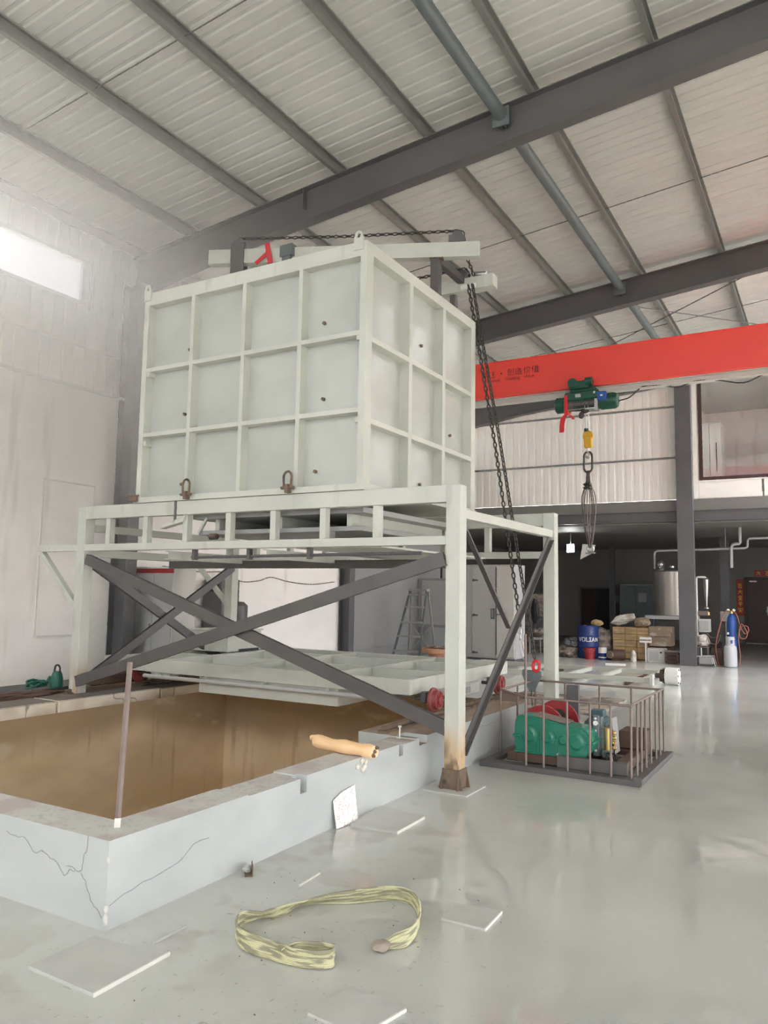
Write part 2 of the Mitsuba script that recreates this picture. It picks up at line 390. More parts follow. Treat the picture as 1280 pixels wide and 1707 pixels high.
for wi_, lab in ((1, 'strip window high in the left wall, white with daylight'), (0, 'strip window of the left wall behind the camera'), (2, 'strip window of the left wall hidden behind the furnace'), (3, 'strip window of the left wall in the far bay')):
    w1 = thing('window_1' if wi_ == 1 else f'window_{wi_ + 3}', lab, 'window', kind='structure')
    a, b = WINS[wi_]
    for f in ((a, b + 0.05, WZ1 - 0.05, WZ1), (a, b + 0.05, WZ0, WZ0 + 0.05), (b - 0.06, b, WZ0, WZ1), (a, a + 0.05, WZ0, WZ1)): part(w1, 'frame_bar', bx(f[0], f[1], YU - 0.03, YU + 0.07, f[2], f[3]), 'm_white')
    part(w1, 'pane', bx(a + 0.05, b - 0.06, YU + 0.018, YU + 0.022, WZ0 + 0.05, WZ1 - 0.05), 'm_glass')
single('trim_1', bx(WX1 + 0.10, WX1 + 0.13, YU - 0.03, YU, WZ0 - 0.05, WZ1 + 0.02), 'm_white', 'thin white upright strip just right of the strip window', 'trim', kind='structure')
# blocked-up hatch in the plaster
hp_ = thing('wall_hatch', 'tall pale blanking panel set in the left wall behind the left post', 'panel')
part(hp_, 'sheet', bx(4.33, 5.22, YL - 0.02, YL, 1.03, 3.30, 0.004), 'm_plaster')
for a in ((4.31, 4.335, 1.01, 3.32), (5.215, 5.24, 1.01, 3.32)): part(hp_, 'edge_strip', bx(a[0], a[1], YL - 0.026, YL, a[2], a[3]), 'm_edge')
for z in (1.01, 3.30): part(hp_, 'edge_strip', bx(4.335, 5.215, YL - 0.026, YL, z, z + 0.022), 'm_edge')

# back wall above the mezzanine: white ribbed panels between girts
wb = thing('wall_back', 'white ribbed panel wall above the dark storey at the far end', 'wall', kind='structure')
XB = 18.5
def ribbed_back(y0, y1, z0, z1, x=XB, pitch=0.23, d=0.011):
    ys = []
    y = y0
    while y < y1 - 1e-6:
        for a, dx in ((0, 0), (0.55, 0), (0.66, d), (0.89, d)):
            if y + a * pitch < y1: ys.append((x + dx, y + a * pitch))
        y += pitch
    ys.append((x, y1))
    poly = Polygon(ys + [(x + 0.08, y1), (x + 0.08, y0)])
    mm = extrude(poly, z1 - z0); mm.apply_translation((0, 0, z0)); return mm
zs = [4.28, 5.40, 6.78, 8.6]
for a, b in zip(zs[:-1], zs[1:]):
    part(wb, 'panel_course', ribbed_back(0.25, YL, a + 0.01, b - 0.01), 'm_panel')
part(wb, 'panel_course', ribbed_back(-0.31, 0.25, 4.28, 8.6), 'm_panel')
part(wb, 'panel_course', ribbed_back(-9.0, -5.2, 4.28, 8.6), 'm_panel')
part(wb, 'panel_course', ribbed_back(-5.2, -0.31, 7.45, 8.8), 'm_panel')
for z in (5.40, 6.78):
    part(wb, 'girt', bx(XB - 0.035, XB + 0.01, 0.25, YL - 0.01, z - 0.025, z + 0.025), 'm_purlin')
sill = [(-0.31, -1.80), (-1.84, -3.5), (-3.54, -5.2)]
for a, b in sill: part(wb, 'sill_panel', bx(XB, XB + 0.06, b, a, 4.28, 4.72, 0.006), 'm_panel')
part(wb, 'sill_strip', bx(XB - 0.02, XB + 0.05, -5.2, -0.31, 4.72, 4.755), 'm_white')
for a, b in zip(sill[:-1], sill[1:]): part(wb, 'joint_strip', bx(XB - 0.012, XB + 0.03, b[0], a[1], 4.40, 4.72), 'm_dark')
w2 = thing('window_2', 'large dark framed inner window of the upper room beside the far column', 'window', kind='structure')
for a in ((-5.2, -0.33, 4.76, 4.84), (-5.2, -0.33, 7.36, 7.45), (-0.42, -0.33, 4.84, 7.36), (-2.92, -2.84, 4.84, 7.36), (-5.2, -5.12, 4.84, 7.36)):
    part(w2, 'frame_bar', bx(XB - 0.02, XB + 0.06, a[0], a[1], a[2], a[3]), 'm_doorbrown')
part(w2, 'pane', bx(XB + 0.02, XB + 0.025, -2.84, -0.42, 4.84, 7.36), 'm_glass')
part(w2, 'pane', bx(XB + 0.02, XB + 0.025, -5.12, -2.92, 4.84, 7.36), 'm_glass')
# the room behind that window
single('wall_room', cat([bx(23.0, 23.1, -5.3, 0.2, 4.28, 7.5), bx(XB + 0.1, 23, 0.1, 0.2, 4.28, 7.5), bx(XB + 0.1, 23, -5.4, -5.3, 4.28, 7.5)]), 'm_plaster', 'plain grey walls of the upper room seen through the inner window', 'wall', kind='structure')
single('ceiling_room', bx(XB + 0.1, 23.1, -5.4, 0.2, 7.5, 7.56), 'm_roof', 'ceiling of the upper room behind the inner window', 'ceiling', kind='structure')
single('floor_room', bx(XB + 0.1, 23.1, -5.4, 0.2, 4.2, 4.28), 'm_grey', 'floor of the upper room behind the inner window', 'floor', kind='structure')

# lower storey at the far end
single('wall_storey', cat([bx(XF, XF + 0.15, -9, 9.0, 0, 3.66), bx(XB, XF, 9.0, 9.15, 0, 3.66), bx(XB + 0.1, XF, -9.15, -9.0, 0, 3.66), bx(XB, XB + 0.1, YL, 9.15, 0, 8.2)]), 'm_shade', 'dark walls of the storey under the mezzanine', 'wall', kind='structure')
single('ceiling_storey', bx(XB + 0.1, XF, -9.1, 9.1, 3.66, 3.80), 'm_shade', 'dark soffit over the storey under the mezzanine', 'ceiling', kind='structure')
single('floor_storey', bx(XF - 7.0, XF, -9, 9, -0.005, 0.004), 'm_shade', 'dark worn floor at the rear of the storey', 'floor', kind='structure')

# ceiling: ribbed roof sheet with a skylight strip low on the right, beyond the view
def roof_sheet(x0, x1, y0, y1, pitch=0.20, d=0.014):
    prof = []
    x = x0
    while x < x1 - 1e-6:
        for a, dz in ((0, 0), (0.62, 0), (0.72, d), (0.90, d)):
            if x + a * pitch < x1: prof.append((x + a * pitch, dz))
        x += pitch
    prof.append((x1, 0)); prof = np.array(prof); n = len(prof)
    V, F = [], []
    for lift in (None, 0.10):
        for y in (y0, y1):
            for x, dz in prof: V.append((x, y, zroof(y) + PUR + (dz if lift is None else lift)))
    for i in range(n - 1):
        a, b, c, e = i, i + 1, n + i + 1, n + i
        k = 2 * n
        F += [[a, c, b], [a, e, c], [k + a, k + b, k + c], [k + a, k + c, k + e], [a, b, k + b], [a, k + b, k + a], [e, k + c, c], [e, k + e, k + c]]
    return trimesh.Trimesh(np.array(V), np.array(F), process=False)
YS = -3.4               # the last bay stops here on the right and is open to the yard
single('ceiling', cat([roof_sheet(XN - 1, XB + 0.3, YL + 0.35, YS), roof_sheet(XN - 1, R2 + 0.1, YS, YR - 0.1)]), 'm_roof', 'pale ribbed steel roof sheeting seen from below', 'ceiling', kind='structure')
k = thing('wall_right', 'pale wall on the open right side of the hall, beyond the view', 'wall', kind='structure')
part(k, 'panel', bx(XN - 0.8, R2, YR - 0.08, YR, 3.3, zroof(YR)), 'm_panel'); part(k, 'panel', bx(1.0, 10.5, YR - 0.08, YR, 1.9, 3.3), 'm_panel')
for x in (-6.5, -0.4, R1, R2): part(k, 'column', bx(x - 0.12, x + 0.12, YR - 0.35, YR - 0.09, 0, 8.4), 'm_dark')

# ------------------------------------------------------------------ steel: rafters, columns, purlins, struts, rods
def rafter(x, tag, y_end=None):
    k = thing('roof_beam', tag, 'beam')
    def half(y0, y1):
        z0, z1 = zroof(y0), zroof(y1)
        d0 = 0.62 if y0 > 6 else 0.5; d1 = 0.5
        ym = y0 - 2.2
        zm = zroof(ym); s = 0.05
        web = Polygon([(y0, z0 - 0.01), (y1, z1 - 0.01), (y1, z1 - d1), (ym, zm - 0.5), (y0, z0 - d0)])
        w = extrude(web, 0.010)          # x-y-z of the polygon are (y, z, thickness)
        M = np.array([[0, 0, 1, x - 0.005], [1, 0, 0, 0], [0, 1, 0, 0], [0, 0, 0, 1.0]]); w.apply_transform(M)
        top = bar((x, y0, z0 - 0.007), (x, y1, z1 - 0.007), rect(0.20, 0.014))
        b1 = bar((x, ym, zm - 0.5), (x, y1, z1 - d1), rect(0.20, 0.014))
        b2 = bar((x, y0, z0 - d0), (x, ym, zm - 0.5), rect(0.20, 0.014))
        return [w, top, b1, b2]
    A = half(YL - 0.02, RIDGE if y_end is None else y_end)
    part(k, 'web', A[0], 'm_dark'); part(k, 'upper_flange', A[1], 'm_dark'); part(k, 'lower_flange', cat(A[2:]), 'm_dark')
    for y in (3.2, 0.13, -3.0):
        part(k, 'stiffener', cat([bx(x - 0.09, x - 0.008, y - 0.006, y + 0.006, zroof(y) - 0.30, zroof(y) - 0.016), bx(x + 0.008, x + 0.09, y - 0.006, y + 0.006, zroof(y) - 0.30, zroof(y) - 0.016)]), 'm_dark')
rafter(R1, 'dark grey roof beam nearest the camera, crossing above the furnace')
rafter(R2, 'dark grey roof beam second from the camera, above the red crane')
rafter(R3, 'dark grey roof beam against the far white wall, mostly behind the red crane', YS)

def column(x, y0, y1, z1, label, w=0.22, zb=0.0):
    k = thing('steel_column', label, 'column')
    part(k, 'flange', bx(x - w / 2, x + w / 2, y0, y0 + 0.014, zb, z1), 'm_dark'); part(k, 'flange', bx(x - w / 2, x + w / 2, y1 - 0.014, y1, zb, z1), 'm_dark')
    part(k, 'web', bx(x - 0.005, x + 0.005, y0 + 0.014, y1 - 0.014, zb, z1), 'm_dark')
    part(k, 'base_plate', bx(x - w / 2 - 0.05, x + w / 2 + 0.05, y0 - 0.05, y1, zb, zb + 0.02), 'm_dark')
    return k
column(5.72, 6.33, 6.685, 6.72, 'dark steel column on the left wall behind the left post')
column(12.35, 6.40, 6.685, 6.72, 'dark steel column on the left wall between the white and the grey wall')
k = thing('steel_column', 'dark steel column at the far end beside the stainless tank', 'column')
part(k, 'flange', bx(18.2, 18.216, -0.19, 0.20, 0, 7.35), 'm_dark'); part(k, 'flange', bx(18.42, 18.436, -0.19, 0.20, 0, 7.35), 'm_dark')
part(k, 'web', bx(18.216, 18.42, -0.0, 0.012, 0, 7.35), 'm_dark'); part(k, 'cover_plate', bx(18.216, 18.42, -0.19, -0.178, 0, 7.35), 'm_dark')
k = thing('steel_column', 'dim steel column inside the storey right of the stainless tank', 'column')
part(k, 'flange', bx(24.0, 24.02, -0.38, -0.12, 0, 3.64), 'm_dark'); part(k, 'flange', bx(24.2, 24.22, -0.38, -0.12, 0, 3.64), 'm_dark'); part(k, 'web', bx(24.02, 24.2, -0.255, -0.245, 0, 3.64), 'm_dark')

k = thing('mezzanine_beam', 'long dark grey beam under the white wall at the far end', 'beam')
part(k, 'upper_fascia', bx(XB - 0.06, XB + 0.02, -9, YL - 0.02, 3.99, 4.27), 'm_fascia')
part(k, 'web', bx(XB - 0.02, XB + 0.02, -9, YL - 0.02, 3.74, 3.98), 'm_dark')
part(k, 'lower_flange', bx(XB - 0.12, XB + 0.09, -9, YL - 0.02, 3.70, 3.73), 'm_dark')
part(k, 'ledge_strip', bx(XB - 0.10, XB + 0.02, -9, YL - 0.02, 3.975, 3.995), 'm_fascia')

PY = [6.62, 5.45, 4.02, 2.6, 1.19, -0.26, -1.70, -3.14, -4.6]
for i, y in enumerate(PY):
    for j, (a, b, where) in enumerate(((XN - 0.8, R1, 'in the bay above the camera'), (R1, R2, 'in the bay above the furnace'), (R2, R3, 'in the far bay over the crane'))):
        m = bar((a + 0.004, y, zroof(y) + PUR / 2), (b - 0.004, y, zroof(y) + PUR / 2), zlip(0.07, PUR, 0.006, 0.02), (0, -0.097, 1), flip=True)
        single('roof_purlin', m, 'm_purlin', f'grey roof purlin {where}, {ordinal(i)} counted from the left wall', 'purlin', group='roof purlins')
for j, (a, b, w) in enumerate(((XN, R1, 'in the bay above the camera'), (R1, R2, 'between the two nearest roof beams'), (R2, R3, 'in the far bay over the crane'))):
    k = thing('strut_pipe', f'grey round strut pipe along the roof {w}', 'pipe')
    y, z = 0.13, zroof(0.13) - 0.14
    part(k, 'pipe', tube([(a + 0.12, y, z), (b - 0.12, y, z)], 0.082, 16), 'm_strut', smooth=40)
    for x in (a + 0.10, b - 0.12): part(k, 'end_plate', bx(x, x + 0.02, y - 0.11, y + 0.11, z - 0.15, z + 0.10), 'm_strut')
    for x in (a + 0.02, b - 0.10): part(k, 'cleat', bx(x, x + 0.08, y - 0.045, y - 0.03, z - 0.14, z + 0.05), 'm_strut')
for j, (x, w) in enumerate(((2.73, 'above the camera'), (9.2, 'behind the furnace'), (15.2, 'over the crane'))):
    k = thing('sag_rod', f'thin dark rod crossing the purlins of the roof bay {w}', 'rod')
    for a, b in zip(PY[1:-1], PY[2:]):
        part(k, 'rod', tube([(x, a - 0.03, zroof(a) + 0.05), (x, b + 0.03, zroof(b) + 0.05)], 0.0075, 6), 'm_dark')
for j, (p, q, w) in enumerate((((12.3, 1.02), (18.1, -3.1), 'falling to the right'), ((12.6, -3.1), (18.1, 4.9), 'rising to the left'))):
    single('bracing_rod', tube([(p[0], p[1], zroof(p[1]) - 0.02), (q[0], q[1], zroof(q[1]) - 0.02)], 0.011, 6), 'm_dark', f'thin diagonal bracing rod under the far roof bay, {w}', 'rod')

k = thing('wall_near', 'low panel wall under the open gable at the near end of the hall, behind the camera', 'wall', kind='structure')
part(k, 'lower_panel', bx(XN - 0.9, XN - 0.8, YR, YL + 0.3, 0.0, 3.9), 'm_panel')
# ================================================================== THE PIT
import manifold3d as m3
def to_man(m): return m3.Manifold(m3.Mesh(np.asarray(m.vertices, np.float32), np.asarray(m.faces, np.uint32)))
def from_man(M):
    k = M.to_mesh(); return trimesh.Trimesh(np.array(k.vert_properties[:, :3]), np.array(k.tri_verts), process=False)
pit = thing('pit_kerb', 'long grey painted concrete kerb around the rectangular pit', 'pit')
LT = 0.27
near = extrude(sbox(0, 0, PITX, PITY + 0.0).difference(sbox(LT, LT, PITX - 0.3, PITY + 0.3)).difference(sbox(PITX - 0.31, 3.0, PITX + 1, PITY)), RIM + 0.0)
M = to_man(near) + to_man(bx(3.42, PITX, LT - 0.01, 0.62, 0.0, RIM))
for x0, x1, d in ((1.66, 1.735, 0.115), (3.085, 3.155, 0.10)):
    M = M - to_man(bx(x0, x1, -0.1, 0.085, RIM - d, RIM + 0.1))
M = M - to_man(bx(1.10, 1.70, -0.1, LT + 0.1, RIM - 0.010, RIM + 0.1)) - to_man(bx(3.12, 3.40, -0.1, LT + 0.05, RIM - 0.012, RIM + 0.1))
M = M - to_man(bx(3.46, 3.62, -0.1, 0.24, RIM - 0.07, RIM + 0.1))
# a chipped corner
M = M - to_man(turn(bx(-0.05, 0.05, -0.05, 0.05, -0.1, 0.20), 45, at=(0, 0, 0)).apply_translation((-0.058, -0.058, 0)))
part(pit, 'kerb', from_man(M), 'm_rim')
# far ledge made of cast segments
xs = [0.0, 1.55, 3.05, 4.62, 7.0]
for a, b in zip(xs[:-1], xs[1:]):
    part(pit, 'ledge_segment', bx(a + 0.012, b - 0.012, PITY, PITY + 1.0, 0.0, RIM - 0.012 * (int(a * 10) % 3), 0.012), 'm_ledge')
# clay faces below
def sheet_grid(o, u, v, nu, nv, amp, seed, nrm):
    g = []
    for i in range(nu + 1):
        for j in range(nv + 1):
            g.append(np.asarray(o) + np.asarray(u) * (i / nu) + np.asarray(v) * (j / nv))
    g = np.array(g); k = meshkit.fbm(g * 1.3, 4, seed) - 0.5
    g = g + np.asarray(nrm) * (amp * k)[:, None]
    F = []
    for i in range(nu):
        for j in range(nv):
            a = i * (nv + 1) + j
            F += [[a, a + nv + 1, a + nv + 2], [a, a + nv + 2, a + 1]]
    return trimesh.Trimesh(g, np.array(F), process=False)
D = -1.9
part(pit, 'far_clay_face', sheet_grid((LT, PITY - 0.02, D), (PITX - 0.3 - LT, 0, 0), (0, 0, RIM - 0.13 - D), 60, 26, 0.05, 4, (0, -1, 0)), 'm_clay', smooth=True)
part(pit, 'end_clay_face', sheet_grid((PITX - 0.33, LT, D), (0, PITY - LT, 0), (0, 0, RIM - 0.02 - D), 50, 26, 0.05, 6, (-1, 0, 0)), 'm_clay', smooth=True)
part(pit, 'near_clay_face', sheet_grid((LT + 0.01, LT + 0.01, D), (PITX - 0.3 - LT, 0, 0), (0, 0, -D), 20, 8, 0.0, 8, (0, 1, 0)), 'm_clay', smooth=True)
part(pit, 'near_clay_face', sheet_grid((LT + 0.01, LT + 0.01, D), (0, PITY - LT, 0), (0, 0, -D), 20, 8, 0.0, 9, (1, 0, 0)), 'm_clay', smooth=True)
part(pit, 'bottom', sheet_grid((LT, LT, D + 0.02), (PITX - 0.3 - LT, 0, 0), (0, PITY - LT, 0), 20, 20, 0.05, 12, (0, 0, 1)), 'm_clay', smooth=True)
def crack(pts, axis, w=0.0035):
    """A thin open crack on a kerb face: points (along, z); axis x or y is the face's running direction."""
    P = np.array(pts, float); out = []
    Q = [P[0]]
    for a, b in zip(P[:-1], P[1:]):
        for t in (0.33, 0.66, 1.0): Q.append(a + (b - a) * t + (RNG.normal(0, 0.006, 2) if t < 1 else 0))
    g = LineString(Q).buffer(w / 2, cap_style=2)
    mm = extrude(g, 0.0025)
    if axis == 'x': M4 = np.array([[1, 0, 0, 0], [0, 0, -1, 0.0005], [0, 1, 0, 0], [0, 0, 0, 1.0]])
    else: M4 = np.array([[0, 0, -1, 0.0005], [1, 0, 0, 0], [0, 1, 0, 0], [0, 0, 0, 1.0]])
    mm.apply_transform(M4)
    if mm.volume < 0: mm.invert()
    return mm
for pts, ax in (([(0.16, RIM), (0.165, 0.38), (0.19, 0.33), (0.195, 0.27), (0.22, 0.25), (0.27, 0.27), (0.32, 0.265)], 'y'),
                ([(0.20, 0.25), (0.16, 0.20), (0.12, 0.13), (0.07, 0.10), (0.03, 0.06)], 'y'),
                ([(0.34, 0.22), (0.42, 0.28), (0.50, 0.30), (0.60, 0.29), (0.68, 0.35), (0.75, 0.345), (0.84, 0.36)], 'y'),
                ([(0.25, 0.25), (0.30, 0.245), (0.34, 0.215)], 'y'),
                ([(0.02, 0.12), (0.12, 0.15), (0.30, 0.17), (0.50, 0.20), (0.62, 0.27), (0.75, 0.27)], 'x'),
                ([(4.1, 0.36), (4.5, 0.33), (4.9, 0.35), (5.3, 0.33)], 'x')):
    part(pit, 'crack', crack(pts, ax), 'm_crack', label='hairline crack in the painted face')
# lumps of spilled render at the corner and under the package
for c, r in (((-0.004, -0.004, 0.06), (0.012, 0.012, 0.03)), ((-0.003, -0.003, 0.11), (0.010, 0.010, 0.02)), ((0.0, 0.0, 0.35), (0.008, 0.008, 0.018))):
    part(pit, 'chip', blob(c, r, 3, 0.4, 1), 'm_lip')
# rails along the kerb
for y, z0, nm in ((0.40, RIM, 'right'), (4.86, RIM, 'left')):
    k = thing('track_rail', f'rusty steel rail on the {"near right" if nm == "right" else "far left"} edge of the pit under the wheeled cover', 'rail')
    part(k, 'foot', bx(3.48, 6.95 if nm == 'left' else 6.15, y - 0.05, y + 0.05, z0, z0 + 0.018), 'm_rust')
    part(k, 'head', bx(3.48, 6.95 if nm == 'left' else 6.15, y - 0.02, y + 0.02, z0 + 0.018, z0 + 0.055, 0.005), 'm_rust')
k = thing('rusty_bar', 'tall thin rusty steel bar standing on the near corner of the pit kerb', 'bar')
part(k, 'bar', bar((0.185, 0.155, RIM - 0.002), (0.30, 0.245, 1.32), rect(0.022, 0.022), (1, 0, 0)), 'm_rod')
part(k, 'bare_tip', bar((0.182, 0.1525, RIM - 0.001), (0.190, 0.159, RIM + 0.045), rect(0.024, 0.024), (1, 0, 0)), 'm_white', label='paint-splashed foot')
k = thing('anchor_bolt', 'small pale anchor bolt standing on the pit kerb left of the near right post', 'bolt')
part(k, 'shank', tube([(3.40, 0.17, RIM - 0.012), (3.40, 0.17, RIM + 0.085)], 0.008, 8), 'm_cream'); part(k, 'head', disc((3.40, 0.17, RIM + 0.085), (0, 0, 1), 0.017, 0.014, 6), 'm_cream'); part(k, 'washer', disc((3.40, 0.17, RIM - 0.011), (0, 0, 1), 0.03, 0.006, 12), 'm_cream')

# orange wrapped bundle lying across the kerb
k = thing('wrapped_bundle', 'orange wrapped bundle with a torn end lying across the pit kerb', 'package')
def bundle():
    P = curve([(2.53, 0.50, RIM + 0.075), (2.52, 0.36, RIM + 0.060), (2.505, 0.18, RIM + 0.058), (2.49, 0.0, RIM + 0.056), (2.475, -0.115, RIM + 0.052)], 6)
    m = tube(P, [0.028] + [0.056 + 0.005 * math.sin(i * 0.7) for i in range(len(P) - 1)], 14)
    v = np.array(m.vertices); v[:, 2] = np.maximum(RIM + (v[:, 2] - RIM) * 0.92, RIM + 0.001); v += 0.006 * (meshkit.fbm(v * 22, 3, 5) - 0.5)[:, None]
    v[:, 2] = np.maximum(v[:, 2], RIM + 0.001)
    m.vertices = v; return m
part(k, 'wrapper', bundle(), 'm_pack', smooth=50)
part(k, 'twisted_end', blob((2.535, 0.50, RIM + 0.085), (0.022, 0.05, 0.026), 5, 0.4, 2), 'm_pack')
for i, (dy, dz) in enumerate(((0, 0.0), (0.01, 0.018), (0.004, -0.018))):
    part(k, 'torn_strip', tube([(2.475 + dz, -0.11, RIM + 0.055 + dz * 1.5), (2.47 + dz * 1.2, -0.132 - dy, RIM + 0.052 + dz * 1.6)], [0.018, 0.010], 6), 'm_rust', label='torn brown strip of wrapper')
single('foam_crumbs', cat([blob((2.47 + 0.07 * math.sin(i * 2.3), -0.008, RIM - 0.03 - 0.016 * i), (0.022, 0.012, 0.02), i, 0.5, 1) for i in range(5)]), 'm_foam', 'cream foam crumbs stuck on the kerb face below the orange bundle', 'foam', kind='stuff')
# paper leaning on the kerb
def paper():
    o = []
    nx, nz = 8, 10
    for i in range(nx + 1):
        for j in range(nz + 1):
            a, b = i / nx, j / nz
            x = 2.06 + 0.30 * a
            z = 0.004 + b * (0.225 + 0.03 * a) if a > 0.25 else 0.004 + b * (0.20 + 0.09 * a)
            y = -0.035 * (1 - b) ** 1.2 - 0.012 - 0.012 * math.sin(a * 3.0) * (1 - b)
            o.append((x, y, z))
    F = []
    for i in range(nx):
        for j in range(nz):
            p_ = i * (nz + 1) + j; F += [[p_, p_ + nz + 1, p_ + nz + 2], [p_, p_ + nz + 2, p_ + 1]]
    return trimesh.Trimesh(np.array(o), np.array(F), process=False)
single('paper_sheet', paper(), 'm_paper', 'white printed sheet of paper leaning on the pit kerb at the floor', 'paper', smooth=True)

# raised floor patches, a bracket end, bits
def patch(name, poly, h, label, lip=None):
    k = thing('floor_plate', label, 'floor plate')
    part(k, 'plate', moved(extrude(Polygon(poly).buffer(-0.003).buffer(0.003), h + 0.003), (0, 0, -0.003)), 'm_slab')
    if lip: part(k, 'edge_strip', bar((lip[0][0], lip[0][1], h / 2 + 0.001), (lip[1][0], lip[1][1], h / 2 + 0.001), rect(0.008, h + 0.003)), 'm_lip', label='pale chipped edge')
    return k
patch('a', [(-0.45, -0.02), (-0.46, -0.47), (-0.01, -0.46), (0.0, -0.31), (-0.06, -0.30), (-0.08, -0.02)], 0.016, 'L-shaped raised grey floor plate in front of the pit corner', ((-0.46, -0.475), (-0.01, -0.465)))
patch('b', [(2.18, -0.09), (2.21, -0.47), (2.66, -0.46), (2.74, -0.06)], 0.018, 'raised grey floor plate beside the kerb below the orange bundle', ((2.21, -0.475), (2.66, -0.465)))
patch('c', [(1.05, -1.39), (1.05, -1.64), (1.31, -1.63), (1.28, -1.38)], 0.012, 'small square floor plate right of the lifting sling', ((1.05, -1.645), (1.31, -1.635)))
patch('d', [(-0.09, -1.33), (-0.12, -1.60), (0.15, -1.66), (0.19, -1.37)], 0.012, 'square floor plate at the bottom edge below the lifting sling', ((-0.12, -1.605), (0.15, -1.665)))
single('edge_strip', bar((0.02, -0.315, 0.007), (0.26, -0.31, 0.007), rect(0.010, 0.012)), 'm_slab', 'thin pale strip on the floor beside the L-shaped plate', 'strip')
single('edge_strip', bar((1.02, -0.47, 0.005), (1.26, -0.455, 0.005), rect(0.010, 0.010)), 'm_lip', 'thin pale strip on the floor left of the paper sheet', 'strip')
k = thing('angle_offcut', 'short rusty angle iron offcut on the floor against the kerb', 'offcut')
part(k, 'angle', bar((1.00, -0.14, 0.002), (1.10, -0.05, 0.002), lsec(0.05, 0.05, 0.006)), 'm_rust'); part(k, 'lump', blob((1.04, -0.06, 0.02), (0.035, 0.03, 0.024), 8, 0.4, 2, flat=-0.018), 'm_slab')
pebs = []
for i in range(45):
    x, y = RNG.uniform(-0.6, 1.6), RNG.uniform(-1.7, -0.1)
    if x < 0.05 and y > -0.5: continue
    r = RNG.uniform(0.0015, 0.004); pebs.append(blob((x, y, r * 0.5), (r, r, r * 0.7), i, 0.4, 1))
single('grit', cat(pebs), 'm_brown', 'dark crumbs of grit scattered on the floor in front of the pit', 'grit', kind='stuff')

# lifting sling on the floor
def sling():
    C = [(0.60, -1.31, 0.016), (0.68, -1.385, 0.045), (0.84, -1.36, 0.045), (1.00, -1.28, 0.05), (1.12, -1.16, 0.05), (1.12, -1.03, 0.045), (0.98, -0.89, 0.04), (0.87, -0.76, 0.035), (0.77, -0.665, 0.025), (0.63, -0.655, 0.028), (0.52, -0.585, 0.03), (0.41, -0.55, 0.04),
         (0.30, -0.61, 0.05), (0.235, -0.69, 0.05), (0.22, -0.80, 0.04), (0.235, -0.90, 0.03), (0.215, -1.02, 0.042), (0.235, -1.12, 0.045), (0.285, -1.19, 0.045), (0.33, -1.175, 0.045), (0.325, -1.10, 0.044), (0.28, -1.00, 0.04), (0.25, -0.94, 0.026)]
    tw = [60, 85, 95, 100, 92, 85, 78, 55, 35, 75, 40, 80, 92, 92, 60, 30, 88, 92, 92, 92, 90, 80, 40]   # lean of the band in degrees
    P = curve(C, 8); A = np.interp(np.linspace(0, len(tw) - 1, len(P)), np.arange(len(tw)), np.radians(tw))
    t = np.gradient(P, axis=0); t /= np.linalg.norm(t, axis=1, keepdims=True)
    V, UV, F = [], [], []
    w, n, th = 0.045, 7, 0.004
    for i, (p, a) in enumerate(zip(P, A)):
        side = unit(np.cross([0, 0, 1], t[i])); d = math.cos(a) * side + math.sin(a) * np.array([0, 0, 1.0])
        nn = unit(np.cross(t[i], d))
        for s in (1, -1):
            for j in range(n):
                e = (j / (n - 1) * 2 - 1)
                q = p + d * e * w * (0.9 if i > 3 else 0.55 + 0.1 * i) + nn * (s * th + 0.003 * math.cos(e * 5 + i * 0.16))
                q[2] = max(q[2], 0.0015 + (0.002 if s > 0 else 0)); V.append(q); UV.append((e, i * 0.02))
    k = 2 * n
    for i in range(len(P) - 1):
        for s in range(2):
            for j in range(n - 1):
                a, b, c, e = i * k + s * n + j, i * k + s * n + j + 1, (i + 1) * k + s * n + j + 1, (i + 1) * k + s * n + j
                F += [[a, b, c], [a, c, e]] if s == 0 else [[a, c, b], [a, e, c]]
        for j0, j1 in ((0, n), (n - 1, 2 * n - 1)):
            a, b, c, e = i * k + j0, i * k + j1, (i + 1) * k + j1, (i + 1) * k + j0
            F += [[a, b, c], [a, c, e]]
    return trimesh.Trimesh(np.array(V), np.array(F), process=False), np.array(UV)
sm, suv = sling()
k = thing('lifting_sling', 'dirty yellow-green webbing sling lying in an open loop on the floor', 'sling')
part(k, 'webbing', sm, 'm_strap', smooth=True, uv=suv)
part(k, 'dark_eye', blob((0.575, -1.295, 0.022), (0.05, 0.045, 0.024), 4, 0.35, 2, flat=-0.02), 'm_rag', label='dark folded eye of the sling', smooth=40)

# ================================================================== FURNACE STAND
FX, FY, FX2, FY2, PW, ZT = 3.556, -0.344, 6.316, 4.762, 0.146, 2.745
ZL1, ZL0, ZU0 = 2.272, 2.188, 2.585
st = thing('furnace_stand', 'cream steel stand with posts and dark braces straddling the pit', 'stand')
def post(x, y, z0, z1, mat, label=None):
    return part(st, 'post', bx(x, x + PW, y, y + PW, z0, z1, 0.006), mat, label=label)
post(FX, FY, 0.012, ZT, 'm_post_rust', 'post with scorched foot at the near right'); post(FX, FY2, RIM, ZT - 0.0, 'm_post_stain'); post(FX2, FY, 0.012, ZT, 'm_cream'); post(FX2, FY2, RIM - 0.012, ZT, 'm_cream')
part(st, 'foot_plate', bx(FX - 0.14, FX + PW + 0.14, FY - 0.14, FY + PW + 0.14, 0, 0.014, 0.003), 'm_slab')
def gusset(a, b, c, d, n, th=0.012):     # trapezoid: a,b bottom, c,d top
    P = np.array([a, b, c, d], float); N = np.asarray(n) * th
    V = np.vstack([P, P + N]); m = trimesh.convex.convex_hull(V); return m
x0, x1, y0, y1 = FX, FX + PW, FY, FY + PW
